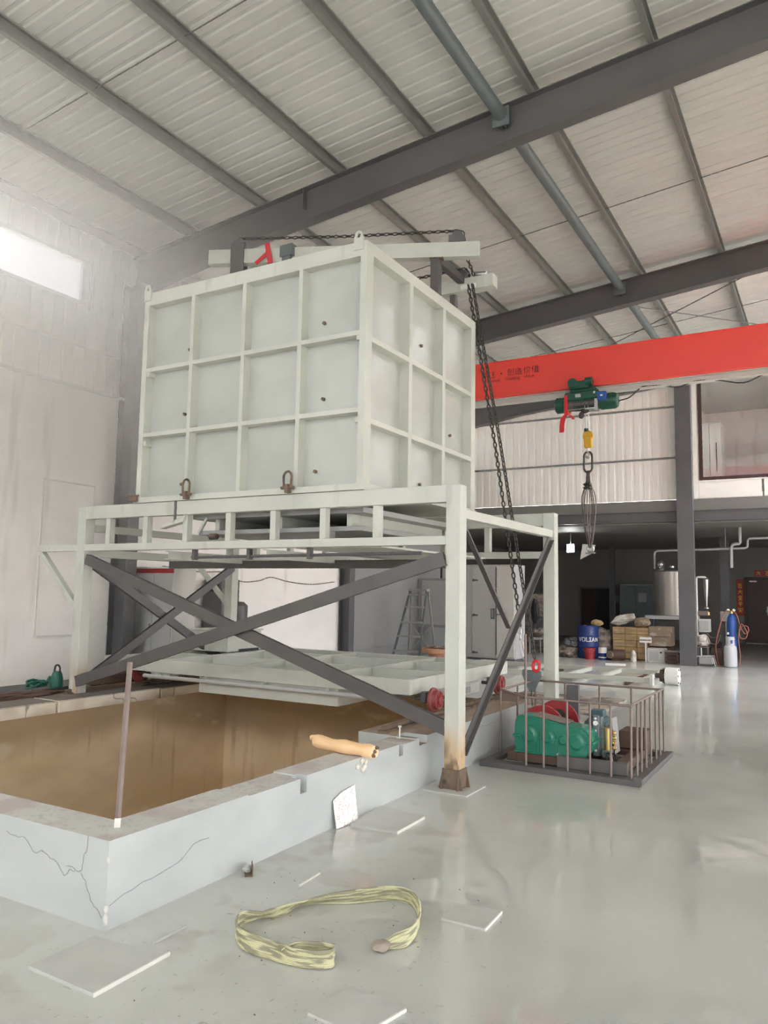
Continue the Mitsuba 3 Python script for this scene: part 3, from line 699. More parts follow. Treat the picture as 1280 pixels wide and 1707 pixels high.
for g in (gusset((x0, y0 - 0.045, .014), (x0, y1 + 0.045, .014), (x0, y1 + 0.005, .185), (x0, y0 - 0.005, .185), (-1, 0, 0)), gusset((x0 - 0.045, y0, .014), (x1 + 0.045, y0, .014), (x1 + 0.005, y0, .185), (x0 - 0.005, y0, .185), (0, -1, 0)),
          gusset((x1, y0 - 0.045, .014), (x1, y1 + 0.045, .014), (x1, y1 + 0.005, .185), (x1, y0 - 0.005, .185), (1, 0, 0)), gusset((x0 - 0.045, y1, .014), (x1 + 0.045, y1, .014), (x1 + 0.005, y1, .185), (x0 - 0.005, y1, .185), (0, 1, 0))):
    part(st, 'gusset', g, 'm_rust', label='rusty foot gusset')
part(st, 'foot_plate', bx(FX2 - 0.12, FX2 + PW + 0.12, FY - 0.12, FY + PW + 0.12, 0, 0.014, 0.003), 'm_slab')
BW = 0.10
for x in (FX, FX2):
    xb = x + 0.004 if x == FX else x + PW - BW - 0.004
    part(st, 'upper_beam', bx(xb, xb + BW, FY + (0.0 if x == FX else PW), FY2 + 0.02, ZU0, ZT, 0.004), 'm_cream')
    part(st, 'lower_beam', bx(xb, xb + BW, FY + PW, FY2, ZL0, ZL1, 0.004), 'm_cream')
    part(st, 'cantilever_arm', bx(xb, xb + BW, FY2 + PW, 5.69, ZL0, ZL1, 0.004), 'm_cream')
    part(st, 'cantilever_brace', bar((xb + BW / 2, 5.64, ZL0), (xb + BW / 2, FY2 + PW, 1.50), rect(0.06, 0.07), (1, 0, 0)), 'm_cream')
    for y in (4.34, 3.70, 3.06, 2.42, 1.80, 1.16, 0.53):
        part(st, 'upright', bx(xb + 0.015, xb + BW, y, y + 0.072, ZL1, ZU0, 0.003), 'm_cream')
for y in (FY, FY2):
    yb = y + 0.02
    part(st, 'side_beam', bx(FX + PW, FX2, yb, yb + 0.09, 2.44, 2.53, 0.004), 'm_cream')
    if y == FY2: part(st, 'side_beam', bx(FX + PW, FX2, yb, yb + 0.09, 2.12, 2.22, 0.004), 'm_cream')
# cross members under the deck
for y in (3.45, 2.0):
    part(st, 'cross_member', bar((FX + 0.11, y, 2.13), (FX2 + 0.03, y, 2.13), csec(0.06, 0.10, 0.008)), 'm_cream')
part(st, 'cross_member', bar((5.0, FY2 - 0.02, 2.07), (5.0, 0.4, 2.07), csec(0.06, 0.10, 0.008)), 'm_brace')
part(st, 'deck_sheet', bx(FX + 0.12, FX2, 0.55, 1.6, 2.18, 2.20), 'm_cream')
part(st, 'slide_rod', tube([(FX + 0.10, 3.05, 2.10), (FX + 0.10, 0.1, 2.12)], 0.016, 8), 'm_dark')
for y in (3.0, 2.2, 1.4): part(st, 'rod_lug', bx(FX + 0.07, FX + 0.13, y - 0.02, y + 0.02, 2.07, 2.187), 'm_brace')
# braces
LB = lsec(0.125, 0.075, 0.009)
def brace(p, q, upv, flip=False, prof=LB, label=None): part(st, 'brace', bar(p, q, prof, upv, flip), 'm_brace', label=label)
xf = FX + 0.035
brace((xf, 4.74, 2.09), (xf, -0.21, 0.53), (-1, 0, 0), prof=csec(0.13, 0.05, 0.008))
brace((xf - 0.052, 4.74, 0.60), (xf - 0.052, -0.20, 2.06), (-1, 0, 0), prof=csec(0.13, 0.05, 0.008))
ys = FY - 0.004
part(st, 'brace', bar((FX + PW + 0.03, ys + 0.05, 0.28), (FX2 - 0.02, ys + 0.05, 2.40), lsec(0.085, 0.05, 0.008), (0, -1, 0)), 'm_brace')
part(st, 'brace', bar((FX + PW + 0.02, ys + 0.05, 2.32), (4.83, ys + 0.05, 1.385), lsec(0.085, 0.05, 0.008), (0, -1, 0)), 'm_brace', label='short brace with a scorched lower end')
yl = FY2 + 0.06
part(st, 'brace', bar((FX + PW, yl, 2.06), (FX2 + 0.02, yl, 0.62), csec(0.11, 0.05, 0.008), (0, -1, 0)), 'm_brace')
part(st, 'brace', bar((FX + PW, yl - 0.052, 0.60), (FX2 + 0.02, yl - 0.052, 2.08), csec(0.11, 0.05, 0.008), (0, -1, 0)), 'm_brace')
part(st, 'weld_plate', bx(FX + PW, FX + PW + 0.06, FY2 + 0.03, FY2 + 0.12, 2.02, 2.16), 'm_rust')
# the flat clamp bracket hanging under the front beam
k = thing('clamp_bracket', 'cream sloping clamp bracket hung under the front beam of the stand', 'bracket')
part(k, 'strap', bx(FX - 0.006, FX + 0.004, 3.22, 3.25, 2.48, ZT + 0.06), 'm_dark'); part(k, 'bolt', tube([(FX - 0.02, 3.235, 2.50), (FX + 0.03, 3.235, 2.50)], 0.02, 8), 'm_dark')
part(k, 'wedge', gusset((FX - 0.02, 3.45, 2.43), (FX - 0.02, 3.10, 2.50), (FX - 0.02, 3.06, 2.58), (FX - 0.02, 3.12, 2.56), (1, 0, 0), 0.09), 'm_cream')

# hearth plates that close the furnace from below
hp2 = thing('hearth_plate', 'stack of grey steel hearth plates inside the stand below the furnace', 'plate')
part(hp2, 'plate', bx(3.75, 6.05, 0.85, 3.05, 2.36, 2.41, 0.004), 'm_grey'); part(hp2, 'plate', bx(3.72, 6.1, 0.80, 3.12, 2.54, 2.60, 0.004), 'm_grey')
for y in (1.0, 1.9, 2.8): part(hp2, 'spacer', bx(3.82, 5.95, y, y + 0.06, 2.41, 2.54), 'm_cream')
part(hp2, 'lever', bar((3.73, 3.02, 2.39), (3.73, 2.90, 2.56), rect(0.03, 0.03), (1, 0, 0)), 'm_cabinet'); part(hp2, 'hinge_drum', disc((3.70, 2.72, 2.335), (0, 1, 0), 0.035, 0.10, 12), 'm_rust')
for y in (1.2, 2.6): part(hp2, 'support_leg', bx(3.76, 3.82, y, y + 0.06, ZL1 - 0.02, 2.36), 'm_grey')

# ================================================================== FURNACE BODY
F0, F1, G0, G1, Z0, Z1 = 3.545, 6.30, 0.705, 3.885, 2.760, 5.315
fu = thing('furnace', 'big pale grey-green steel furnace box with a ribbed grid of panels on the stand', 'furnace')
DP = 0.115
part(fu, 'roof_plate', bx(F0 + 0.01, F1 - 0.01, G0 + 0.01, G1 - 0.01, Z1 - 0.03, Z1 - 0.012), 'm_cream')
part(fu, 'floor_plate', bx(F0 + 0.01, F1 - 0.01, G0 + 0.01, G1 - 0.01, Z0, Z0 + 0.02), 'm_cream')
# edges: corner angles
A = 0.075
for x, sx in ((F0, 1), (F1, -1)):
    for y, sy in ((G0, 1), (G1, -1)):
        m = cat([bx(x, x + sx * 0.010, y, y + sy * A, Z0, Z1), bx(x, x + sx * 0.13, y, y + sy * 0.010, Z0, Z1), bx(x + sx * 0.010, x + sx * DP, y + sy * (A - 0.008), y + sy * A, Z0, Z1 - 0.03), bx(x + sx * 0.122, x + sx * 0.13, y + sy * 0.010, y + sy * DP, Z0, Z1 - 0.03)])
        part(fu, 'corner_angle', m, 'm_cream')
yv = [3.085, 2.31, 1.53]; zr = [4.355, 3.56]; xv = [4.51, 5.36]
for x, sx in ((F0, 1), (F1, -1)):
    part(fu, 'top_rail', cat([bx(x, x + sx * 0.012, G0, G1, Z1 - 0.155, Z1), bx(x, x + sx * 0.16, G0, G1, Z1 - 0.012, Z1), bx(x, x + sx * DP, G0, G1, Z1 - 0.155, Z1 - 0.145)]), 'm_cream')
    part(fu, 'bottom_rail', bx(x - sx * 0.012, x + sx * 0.12, G0 - 0.01, G1 + 0.03, Z0 - 0.012, Z0 + 0.05), 'm_cream')
    for y in yv: part(fu, 'rib', bx(x, x + sx * DP, y - 0.025, y + 0.025, Z0 + 0.05, Z1 - 0.155), 'm_cream')
    for z in zr: part(fu, 'crossbar', cat([bx(x + sx * 0.002, x + sx * DP, a, b, z - 0.024, z + 0.024) for a, b in zip([G0 + 0.01] + sorted(v + 0.025 for v in yv), sorted(v - 0.025 for v in yv) + [G1 - 0.01])]), 'm_cream')
for y, sy in ((G0, 1), (G1, -1)):
    part(fu, 'top_rail', cat([bx(F0, F1, y, y + sy * 0.012, Z1 - 0.125, Z1), bx(F0, F1, y, y + sy * DP, Z1 - 0.125, Z1 - 0.115)]), 'm_cream')
    part(fu, 'bottom_rail', bx(F0, F1, y, y + sy * 0.10, Z0, Z0 + 0.06), 'm_cream')
    for x in xv: part(fu, 'rib', bx(x - 0.038, x + 0.038, y, y + sy * DP, Z0 + 0.06, Z1 - 0.125), 'm_cream')
    for z in (4.31, 3.46): part(fu, 'crossbar', cat([bx(a, b, y + sy * 0.002, y + sy * DP, z - 0.028, z + 0.028) for a, b in zip([F0 + 0.01] + [v + 0.038 for v in xv], [v - 0.038 for v in xv] + [F1 - 0.01])]), 'm_cream')
def bulged(o, u, v, n, amp, seed):
    g = sheet_grid(o, u, v, 14, 14, 0.0, 1, n)
    P = np.array(g.vertices); L = [(np.dot(P - np.asarray(o), unit(w)) / np.linalg.norm(w)) for w in (np.asarray(u, float), np.asarray(v, float))]
    k = np.sin(np.pi * L[0]) * np.sin(np.pi * L[1]) * (meshkit.fbm(P * 1.6, 3, seed) - 0.35)
    g.vertices = P + np.asarray(n) * (amp * k)[:, None]; return g
ye = [G0 + A - 0.006, 1.53, 2.31, 3.085, G1 - A + 0.006]; ze = [Z0 + 0.02, 3.56, 4.355, Z1 - 0.03]; xe_ = [F0 + 0.124, 4.51, 5.36, F1 - 0.124]; ze2 = [Z0 + 0.02, 3.46, 4.31, Z1 - 0.03]
s = 0
for i in range(4):
    for j in range(3):
        s += 1
        part(fu, 'panel', bulged((F0 + DP, ye[i + 1], ze[j]), (0, ye[i] - ye[i + 1], 0), (0, 0, ze[j + 1] - ze[j]), (-1, 0, 0), 0.045, s), 'm_sheet', smooth=True)
        part(fu, 'panel', bx(F1 - DP, F1 - DP + 0.004, ye[i], ye[i + 1], ze[j], ze[j + 1]), 'm_sheet')
for i in range(3):
    for j in range(3):
        s += 1
        part(fu, 'panel', bulged((xe_[i], G0 + DP, ze2[j]), (xe_[i + 1] - xe_[i], 0, 0), (0, 0, ze2[j + 1] - ze2[j]), (0, -1, 0), 0.03, s), 'm_sheet', smooth=True)
        part(fu, 'panel', bx(xe_[i], xe_[i + 1], G1 - DP - 0.004, G1 - DP, ze2[j], ze2[j + 1]), 'm_sheet')
# scars and stud marks on the panels
for y, z in ((3.20, 4.55), (1.28, 4.56), (3.24, 3.78), (1.27, 3.74), (3.24, 2.95), (1.35, 2.98)):
    part(fu, 'stud', disc((F0 + DP - 0.035, y, z), (1, 0, 0), 0.018, 0.03, 10), 'm_rust', label='small dark stud on a front panel')
for x, z in ((4.95, 4.62), (4.95, 2.98), (5.75, 3.7)): part(fu, 'stud', disc((x, G0 + DP - 0.03, z), (0, 1, 0), 0.018, 0.03, 10), 'm_rust')
# lifting lugs on the top corners
for (x, y), lab in (((F0, G0 + 0.10), None), ((F0, G1 - 0.05), None), ((F1 - 0.01, G1 - 0.05), None)):
    g = Polygon([(-0.055, 0), (0.055, 0), (0.055, 0.13), (0.035, 0.19), (0, 0.205), (-0.035, 0.19), (-0.055, 0.13)]).difference(Point(0, 0.15).buffer(0.025))
    m = extrude(g, 0.024); M4 = np.array([[0, 0, 1, x - 0.012], [1, 0, 0, y], [0, 1, 0, Z1 - 0.09], [0, 0, 0, 1.0]]); m.apply_transform(M4)
    part(fu, 'lifting_lug', m, 'm_cream')
# shackles on the lower rail
for i, (y, w) in enumerate(((3.02, 'left'), (1.59, 'middle'))):
    k = thing('bow_shackle', f'rusty bow shackle on the lower front edge of the furnace, the {w} one' if i else 'rusty bow shackle on the lower front edge near the left corner of the furnace', 'shackle', group=None)
    U = [(F0 - 0.055, y - 0.045, Z0 + 0.055)] + [(F0 - 0.055, y - 0.052 * math.cos(a) , Z0 + 0.15 + 0.065 * math.sin(a)) for a in np.linspace(0, math.pi, 9)] + [(F0 - 0.055, y + 0.045, Z0 + 0.055)]
    part(k, 'bow', tube(U, 0.013, 8), 'm_rust', smooth=40)
    part(k, 'pin', tube([(F0 - 0.055, y - 0.08, Z0 + 0.045), (F0 - 0.055, y + 0.08, Z0 + 0.045)], 0.016, 8), 'm_rust')
    part(k, 'lug', bx(F0 - 0.08, F0 - 0.013, y - 0.02, y + 0.02, Z0 - 0.01, Z0 + 0.08), 'm_rust')
k = thing('toggle_latch', 'small rusty latch at the lower left front corner of the furnace', 'latch')
part(k, 'body', bx(F0 - 0.06, F0 - 0.013, 3.82, 3.94, Z0 + 0.0, Z0 + 0.06, 0.008), 'm_rust'); part(k, 'screw', tube([(F0 - 0.035, 3.80, Z0 + 0.07), (F0 - 0.035, 3.96, Z0 + 0.07)], 0.012, 8), 'm_rust')
# ================================================================== WHEELED COVER (CART) OVER THE PIT
ct = thing('furnace_cart', 'cream steel wheeled hearth cart parked across the far half of the pit', 'cart')
CX0, CX1, CY0, CY1, CZ0, CZ1 = 4.36, 7.15, 0.585, 5.15, 0.675, 0.835
part(ct, 'edge_beam', bx(CX0, CX0 + 0.07, CY0, CY1, CZ0, CZ1, 0.004), 'm_cream'); part(ct, 'edge_beam', bx(CX1 - 0.07, CX1, CY0, CY1, CZ0, CZ1, 0.004), 'm_cream')
part(ct, 'edge_beam', bx(CX0 + 0.07, CX1 - 0.07, CY0, CY0 + 0.07, CZ0, CZ1, 0.004), 'm_cream'); part(ct, 'edge_beam', bx(CX0 + 0.07, CX1 - 0.07, CY1 - 0.07, CY1, CZ0, CZ1, 0.004), 'm_cream')
for x in (5.34, 6.45): part(ct, 'cross_beam', bx(x, x + 0.06, CY0 + 0.07, CY1 - 0.07, CZ0 + 0.02, CZ1 - 0.003), 'm_cream')
for y in (1.62, 2.95, 4.20):
    for a, b in ((CX0 + 0.07, 5.34), (5.40, 6.45), (6.51, CX1 - 0.07)): part(ct, 'long_beam', bx(a, b, y, y + 0.08, CZ0 + 0.02, CZ1 - 0.002), 'm_cream')
ysb = [CY0 + 0.07, 1.62, 1.70, 2.95, 3.03, 4.20, 4.28, CY1 - 0.07]
for a, b in ((CX0 + 0.07, 5.34), (5.40, 6.45), (6.51, CX1 - 0.07)):
    for i in range(0, 8, 2): part(ct, 'deck_panel', bx(a, b, ysb[i], ysb[i + 1], CZ0 + 0.006, CZ0 + 0.012), 'm_sheet')
part(ct, 'seal_box', bx(4.41, 5.9, 1.51, 3.57, 0.475, CZ0, 0.004), 'm_cream')
part(ct, 'pipe', tube([(4.335, 4.45, 0.625), (4.335, 0.92, 0.625)], 0.026, 12), 'm_cabinet', smooth=40)
for y in (4.2, 3.4, 2.5, 1.6, 1.0): part(ct, 'pipe_clip', bx(4.325, 4.40, y, y + 0.02, 0.63, CZ0), 'm_cream')
part(ct, 'corner_block', bx(4.36, 4.48, CY1, CY1 + 0.09, 0.70, 0.835), 'm_cream')
def wheel(x, y, z, r, sy):
    k = part(ct, 'wheel', lathe([(0.03, -0.055), (r - 0.022, -0.055), (r - 0.015, -0.05), (r - 0.012, -0.015), (r - 0.006, -0.008), (r + 0.012, 0.0), (r + 0.012, 0.022), (r - 0.01, 0.03), (0.03, 0.03)], (x, y, z), (0, sy, 0), 32), 'm_wheel', smooth=35)
    part(k, 'hub', disc((x, y - sy * 0.075, z), (0, sy, 0), 0.036, 0.03, 16), 'm_wheel')
    for a in range(6):
        c, s_ = math.cos(a * math.pi / 3), math.sin(a * math.pi / 3)
        part(k, 'spoke', bar((x + 0.03 * c, y - sy * 0.058, z + 0.03 * s_), (x + (r - 0.03) * c, y - sy * 0.058, z + (r - 0.03) * s_), rect(0.016, 0.012), (0, 1, 0)), 'm_redpaint')
    part(k, 'rim_ring', tube([(x + (r - 0.02) * math.cos(a), y - sy * 0.056, z + (r - 0.02) * math.sin(a)) for a in np.linspace(0, 2 * math.pi, 24, endpoint=False)], 0.008, 6, closed=True), 'm_wheel')
    part(k, 'axle', tube([(x, y, z), (x, y + sy * 0.22, z)], 0.022, 10), 'm_dark')
    return k
for x in (4.60, 6.40): wheel(x, 0.42, 0.622, 0.112, 1)
for x in (4.60, 6.40): wheel(x, 4.84, 0.612, 0.105, -1)
for x in (4.60, 6.40): part(ct, 'bearing_block', bx(x - 0.05, x + 0.05, 0.50, 0.56, 0.58, 0.70, 0.01), 'm_dark')
part(ct, 'junction_box', bx(5.42, 6.0, 0.50, CY0, 0.55, 0.68, 0.008), 'm_cabinet'); part(ct, 'tag_plate', bx(5.55, 5.72, 0.495, 0.50, 0.58, 0.65), 'm_grey')
k = thing('steel_box', 'pale open steel box standing on the far left corner of the cart', 'box')
part(k, 'body', bx(5.80, 6.56, 4.35, 5.10, CZ1, 1.13, 0.006), 'm_cream'); part(k, 'lip', bx(5.78, 6.58, 4.33, 5.12, 1.13, 1.15), 'm_cream'); part(k, 'foot_pad', bx(6.05, 6.50, 4.345, 4.35, CZ1, 0.87), 'm_black')
k = thing('kerb_sleeper', 'brown dusty timber sleeper bridging the end of the kerb toward the far right post', 'timber')
part(k, 'timber', bx(PITX + 0.002, 7.1, 0.10, 0.62, 0.36, RIM, 0.008), 'm_rust'); part(k, 'prop', bx(6.5, 6.6, 0.25, 0.40, 0, 0.36), 'm_brown'); part(k, 'prop', bx(6.9, 7.0, 0.25, 0.40, 0, 0.36), 'm_brown')

# green pump with its hose on the far ledge
k = thing('submersible_pump', 'small green submersible pump with a carrying handle by the left post', 'pump')
px_, py_, pz_ = 3.66, 5.27, RIM
part(k, 'body', lathe([(0.0, 0.0), (0.07, 0.0), (0.075, 0.02), (0.075, 0.14), (0.06, 0.20), (0.045, 0.23), (0, 0.235)], (px_, py_, pz_), n=20), 'm_pumpgreen', smooth=40)
part(k, 'handle', tube(curve([(px_, py_ - 0.05, pz_ + 0.21), (px_, py_ - 0.045, pz_ + 0.285), (px_, py_ + 0.0, pz_ + 0.31), (px_, py_ + 0.045, pz_ + 0.285), (px_, py_ + 0.05, pz_ + 0.21)], 4), 0.011, 8), 'm_black')
part(k, 'outlet', tube([(px_, py_ + 0.05, pz_ + 0.10), (px_, py_ + 0.12, pz_ + 0.10), (px_, py_ + 0.13, pz_ + 0.16)], 0.025, 8), 'm_pumpgreen')
hose = [(px_, py_ + 0.13, pz_ + 0.16), (px_ - 0.05, py_ + 0.17, pz_ + 0.06)]
for i in range(44):
    a_ = i * 0.52; r_ = 0.10 + 0.035 * math.sin(i * 1.7)
    hose.append((px_ - 0.12 + r_ * math.cos(a_), py_ + 0.22 + r_ * 0.8 * math.sin(a_), pz_ + 0.018 + 0.055 * (0.5 + 0.5 * math.sin(i * 0.83)) + 0.0012 * i))
single('pump_hose', tube(curve(hose, 3), 0.014, 8), 'm_pumpgreen', 'tangled green hose coiled beside the green pump', 'hose')
single('black_hose', tube(curve([(1.0, 5.25, RIM + 0.02), (1.9, 5.18, RIM + 0.02), (2.6, 5.24, RIM + 0.02), (3.0, 5.15, RIM + 0.02), (3.4, 5.10, RIM + 0.02), (3.75, 5.16, RIM + 0.02)], 8), 0.032, 10), 'm_black', 'thick black hose lying along the far ledge of the pit', 'hose', smooth=40)
single('black_sheeting', blob((2.9, 5.1, RIM), (0.8, 0.22, 0.06), 5, 0.45, 4, flat=-0.02), 'm_brown', 'crumpled dark sheeting on the far ledge left of the green pump', 'sheeting')
single('dirt_heap', blob((4.6, 5.2, RIM), (0.45, 0.16, 0.13), 8, 0.45, 4, flat=-0.012), 'm_brown', 'low dark heap of dirt behind the foot of the left post', 'dirt')

# ================================================================== HOIST FRAME ON TOP OF THE FURNACE
gf = thing('pulley_frame', 'cream and dark steel pulley frame standing on top of the furnace', 'frame')
PA, PB = np.array([4.86, 4.10, 6.445]), np.array([6.085, 0.568, 6.305])
dAB = unit(PB - PA)
def onAB(t): return PA + (PB - PA) * t
part(gf, 'main_channel', bar(PA - [0, 0, 0.11], PB - [0, 0, 0.11], csec(0.12, 0.20, 0.012), flip=False), 'm_cream')
part(gf, 'channel_end', bar(PB - [0, 0, 0.11], PB - [0, 0, 0.11] + dAB * 0.012, rect(0.12, 0.20)), 'm_cream')
def upright(pt, w, z1, mat='m_brace', nm='upright'): part(gf, nm, bx(pt[0] - w / 2, pt[0] + w / 2, pt[1] - w / 2, pt[1] + w / 2, Z1 - 0.01, z1), mat)
pl = onAB(0.115); pr = onAB(0.925)
side = unit(np.cross(dAB, [0, 0, 1]))
for s_ in (-1, 1): part(gf, 'bracket_plate', bar([*(pl[:2] + side[:2] * 0.075 * s_), Z1 - 0.01], [*(pl[:2] + side[:2] * 0.075 * s_), 6.48], rect(0.19, 0.02), side), 'm_brace')
upright(onAB(0.85), 0.11, 6.11)
q = onAB(0.85)
part(gf, 'scorched_joint', bar(q - [0, 0, 0.215] - dAB * 0.08, q - [0, 0, 0.215] + dAB * 0.10, rect(0.124, 0.012)), 'm_rust', label='scorched weld plate')
xc = 6.52
part(gf, 'tie_beam', bar((q[0] + 0.04, q[1] - 0.02, 6.10), (xc - 0.05, q[1] - 0.13, 5.99), csec(0.09, 0.10, 0.01)), 'm_brace')
part(gf, 'second_channel', bar((xc, 1.66, 5.93), (xc, 0.53, 5.93), csec(0.17, 0.17, 0.012), flip=False), 'm_cream')
part(gf, 'channel_end', bx(xc - 0.085, xc + 0.085, 0.52, 0.532, 5.845, 6.015), 'm_cream')
part(gf, 'outrigger_post', bx(xc - 0.02, xc + 0.06, 1.10, 1.18, 5.32, 5.85), 'm_brace'); part(gf, 'outrigger_foot', bx(6.20, xc + 0.06, 1.08, 1.20, 5.302, 5.33), 'm_brace')
for y in (3.3,): part(gf, 'rear_upright', bx(5.6, 5.7, y, y + 0.1, Z1 - 0.01, 6.0), 'm_brace')
part(gf, 'dark_block', bx(5.14, 5.26, 2.90, 3.10, 6.26, 6.42), 'm_strut')
part(gf, 'block_rest', bx(5.15, 5.25, 2.93, 3.07, Z1 - 0.01, 6.26), 'm_strut')
part(gf, 'chain_guide', bx(xc - 0.095, xc - 0.085, 0.76, 0.98, 5.86, 5.92), 'm_white', label='bright bare metal chain guide')
def pulley(c, axis, r, base=True):
    k = part(gf, 'pulley', lathe([(0.01, -0.035), (r, -0.035), (r, -0.028), (r - 0.018, -0.008), (r - 0.018, 0.008), (r, 0.028), (r, 0.035), (0.01, 0.035)], c, axis, 24), 'm_dark', smooth=35)
    part(k, 'axle_cap', disc(np.asarray(c) - np.asarray(axis) * 0.06, axis, r * 0.38, 0.12, 14), 'm_dark')
    return k
pulley(pl + [0, 0, 0.075], side, 0.085); pulley(pr + [0, 0, 0.085], side, 0.075); pulley((xc - 0.02, 0.99, 6.095), (1, 0, 0), 0.07)
for s_ in (-1, 1):
    part(gf, 'bearing', bar(pr + side * 0.05 * s_ - dAB * 0.11 + [0, 0, 0.04], pr + side * 0.05 * s_ + dAB * 0.10 + [0, 0, 0.04], rect(0.03, 0.09)), 'm_dark')
    part(gf, 'bearing', bx(xc - 0.02 + 0.05 * s_ - 0.012, xc - 0.02 + 0.05 * s_ + 0.012, 0.89, 1.09, 6.015, 6.11), 'm_dark')
part(gf, 'shaft', tube([(xc - 0.06, 0.80, 6.06), (xc - 0.06, 0.62, 6.03)], 0.035, 10), 'm_steel')
single('red_ribbon', cat([bar(onAB(0.23) + side * 0.085 + [0, 0, 0.05], onAB(0.245) + side * 0.09 - [0, 0, 0.24], rect(0.07, 0.01), side), turn(bar(onAB(0.235) + side * 0.085 - [0, 0, 0.08], onAB(0.19) + side * 0.095 - [0, 0, 0.24], rect(0.05, 0.01), side), 0)]), 'm_ribbon', 'red ribbon tied to the pulley frame above the furnace', 'ribbon')

# chains ----------------------------------------------------------------------
def link_mesh(L=0.075, w=0.052, r=0.0085, np_=14, ns=5):
    pts = []
    h = (L - w) / 2
    for i in range(np_):
        a = 2 * math.pi * i / np_ + math.pi / np_
        x, y = math.cos(a) * (w / 2 - r), math.sin(a) * (w / 2 - r)
        pts.append((x + (h if x > 0 else -h), y, 0))
    return tube(pts, r, ns, closed=True)
LINK = mikit.ply(link_mesh(), 'm_chain', smooth=True)
LINK_B = mikit.ply(link_mesh(0.085, 0.056, 0.0095), 'm_chain', smooth=True)
def chain(key, pts, pitch=0.058, ply=LINK, roll=0.0):
    P = np.asarray(pts, float); seg = np.linalg.norm(np.diff(P, axis=0), axis=1); S = np.concatenate([[0], np.cumsum(seg)])
    n = int(S[-1] / pitch)
    for i in range(n + 1):
        s_ = (i + 0.5) * S[-1] / (n + 1)
        c = np.array([np.interp(s_, S, P[:, j]) for j in range(3)]); c2 = np.array([np.interp(min(s_ + 0.01, S[-1]), S, P[:, j]) for j in range(3)]); c1 = np.array([np.interp(max(s_ - 0.01, 0), S, P[:, j]) for j in range(3)])
        d = unit(c2 - c1); a = np.array([0, 0, 1.0]) if abs(d[2]) < 0.9 else np.array([0.5, -0.87, 0.0])
        v = unit(np.cross(a, d)); w = np.cross(d, v)
        th = (i % 2) * math.pi / 2 + roll; v, w = math.cos(th) * v + math.sin(th) * w, -math.sin(th) * v + math.cos(th) * w
        M = np.eye(4); M[:3, 0], M[:3, 1], M[:3, 2], M[:3, 3] = d, v, w, c
        part(key, 'link', {**ply, 'to_world': T4(M.tolist())}, None)
pt_l, pt_r = pl + [0, 0, 0.165], pr + [0, 0, 0.165]
k = thing('lifting_chain', 'dark steel chain running taut over the two pulleys on top of the furnace', 'chain')
arc_r = [pr + [0, 0, 0.085] + 0.085 * (math.sin(a) * np.array([0, 0, 1.0]) + math.cos(a) * dAB) for a in np.linspace(math.pi / 2, -0.2, 5)]
chain(k, [pl + [0, 0, 0.09] - dAB * 0.085 - [0, 0, 0.10], pl + [0, 0, 0.09] - dAB * 0.085, pt_l, (pt_l + pt_r) / 2 - [0, 0, 0.02], pt_r] + arc_r + [arc_r[-1] - [0, 0, 0.16], np.array([xc - 0.11, 0.78, 6.02])])
k = thing('lifting_chain', 'short dark chain entering the lower pulley from behind the furnace edge', 'chain')
chain(k, [(6.40, 2.4, 6.16), (6.46, 1.6, 6.165), (xc - 0.02, 0.99, 6.185), (xc - 0.02, 0.93, 6.165), (xc - 0.03, 0.89, 6.08)])
top1, top2 = (xc - 0.115, 0.86, 5.90), (xc - 0.115, 0.80, 5.90)
k = thing('hanging_chain', 'long dark chain hanging to the chrome turnbuckle above the winch', 'chain')
chain(k, [top1, (6.25, 0.40, 3.6), (6.10, 0.012, 1.36)], 0.066, LINK_B, 0.5)
k = thing('hanging_chain', 'long dark chain hanging to the red shackle above the winch', 'chain')
chain(k, [top2, (6.26, 0.33, 3.6), (6.10, -0.165, 0.98)], 0.066, LINK_B, 0.9)
k = thing('turnbuckle', 'shiny steel turnbuckle between the chain and the triangular plate', 'turnbuckle')
part(k, 'body', cat([tube([(6.10, 0.005 + s_ * 0.018, 1.18), (6.10, -0.035 + s_ * 0.018, 0.99)], 0.008, 8) for s_ in (-1, 1)]), 'm_steel')
for a in ((0.009, 1.20), (-0.037, 0.98)): part(k, 'end_ring', disc((6.10, a[0], a[1] - 0.012), (0, -0.2, 1), 0.024, 0.024, 12), 'm_steel')
part(k, 'screw', tube([(6.10, 0.009, 1.19), (6.10, 0.016, 1.27)], 0.009, 8), 'm_steel'); part(k, 'screw', tube([(6.10, -0.037, 0.99), (6.10, -0.055, 0.90), (6.10, -0.066, 0.845)], 0.009, 8), 'm_steel')
part(k, 'jaw', bx(6.08, 6.12, -0.008, 0.040, 1.27, 1.34, 0.006), 'm_steel')
k = thing('bow_shackle', 'red painted bow shackle holding the chain on the triangular plate', 'shackle')
for dx in (-0.018, 0.018):
    part(k, 'bow', tube([(6.10 + dx, -0.18 + 0.040 * math.cos(a), 0.90 + 0.065 * math.sin(a)) for a in np.linspace(0, 2 * math.pi, 16, endpoint=False)], 0.013, 7, closed=True), 'm_ribbon')
part(k, 'pin', tube([(6.05, -0.185, 0.845), (6.15, -0.185, 0.845)], 0.012, 8), 'm_ribbon')
k = thing('triangle_plate', 'dark triangular link plate hanging point down above the winch', 'plate')
g = Polygon([(-0.02, 0.845), (-0.235, 0.835), (-0.24, 0.78), (-0.15, 0.60), (-0.10, 0.60), (-0.015, 0.79)]).buffer(0.006)
m = extrude(g, 0.02); m.apply_transform(np.array([[0, 0, 1, 6.09], [1, 0, 0, 0], [0, 1, 0, 0], [0, 0, 0, 1.0]])); part(k, 'plate', m, 'm_strut')
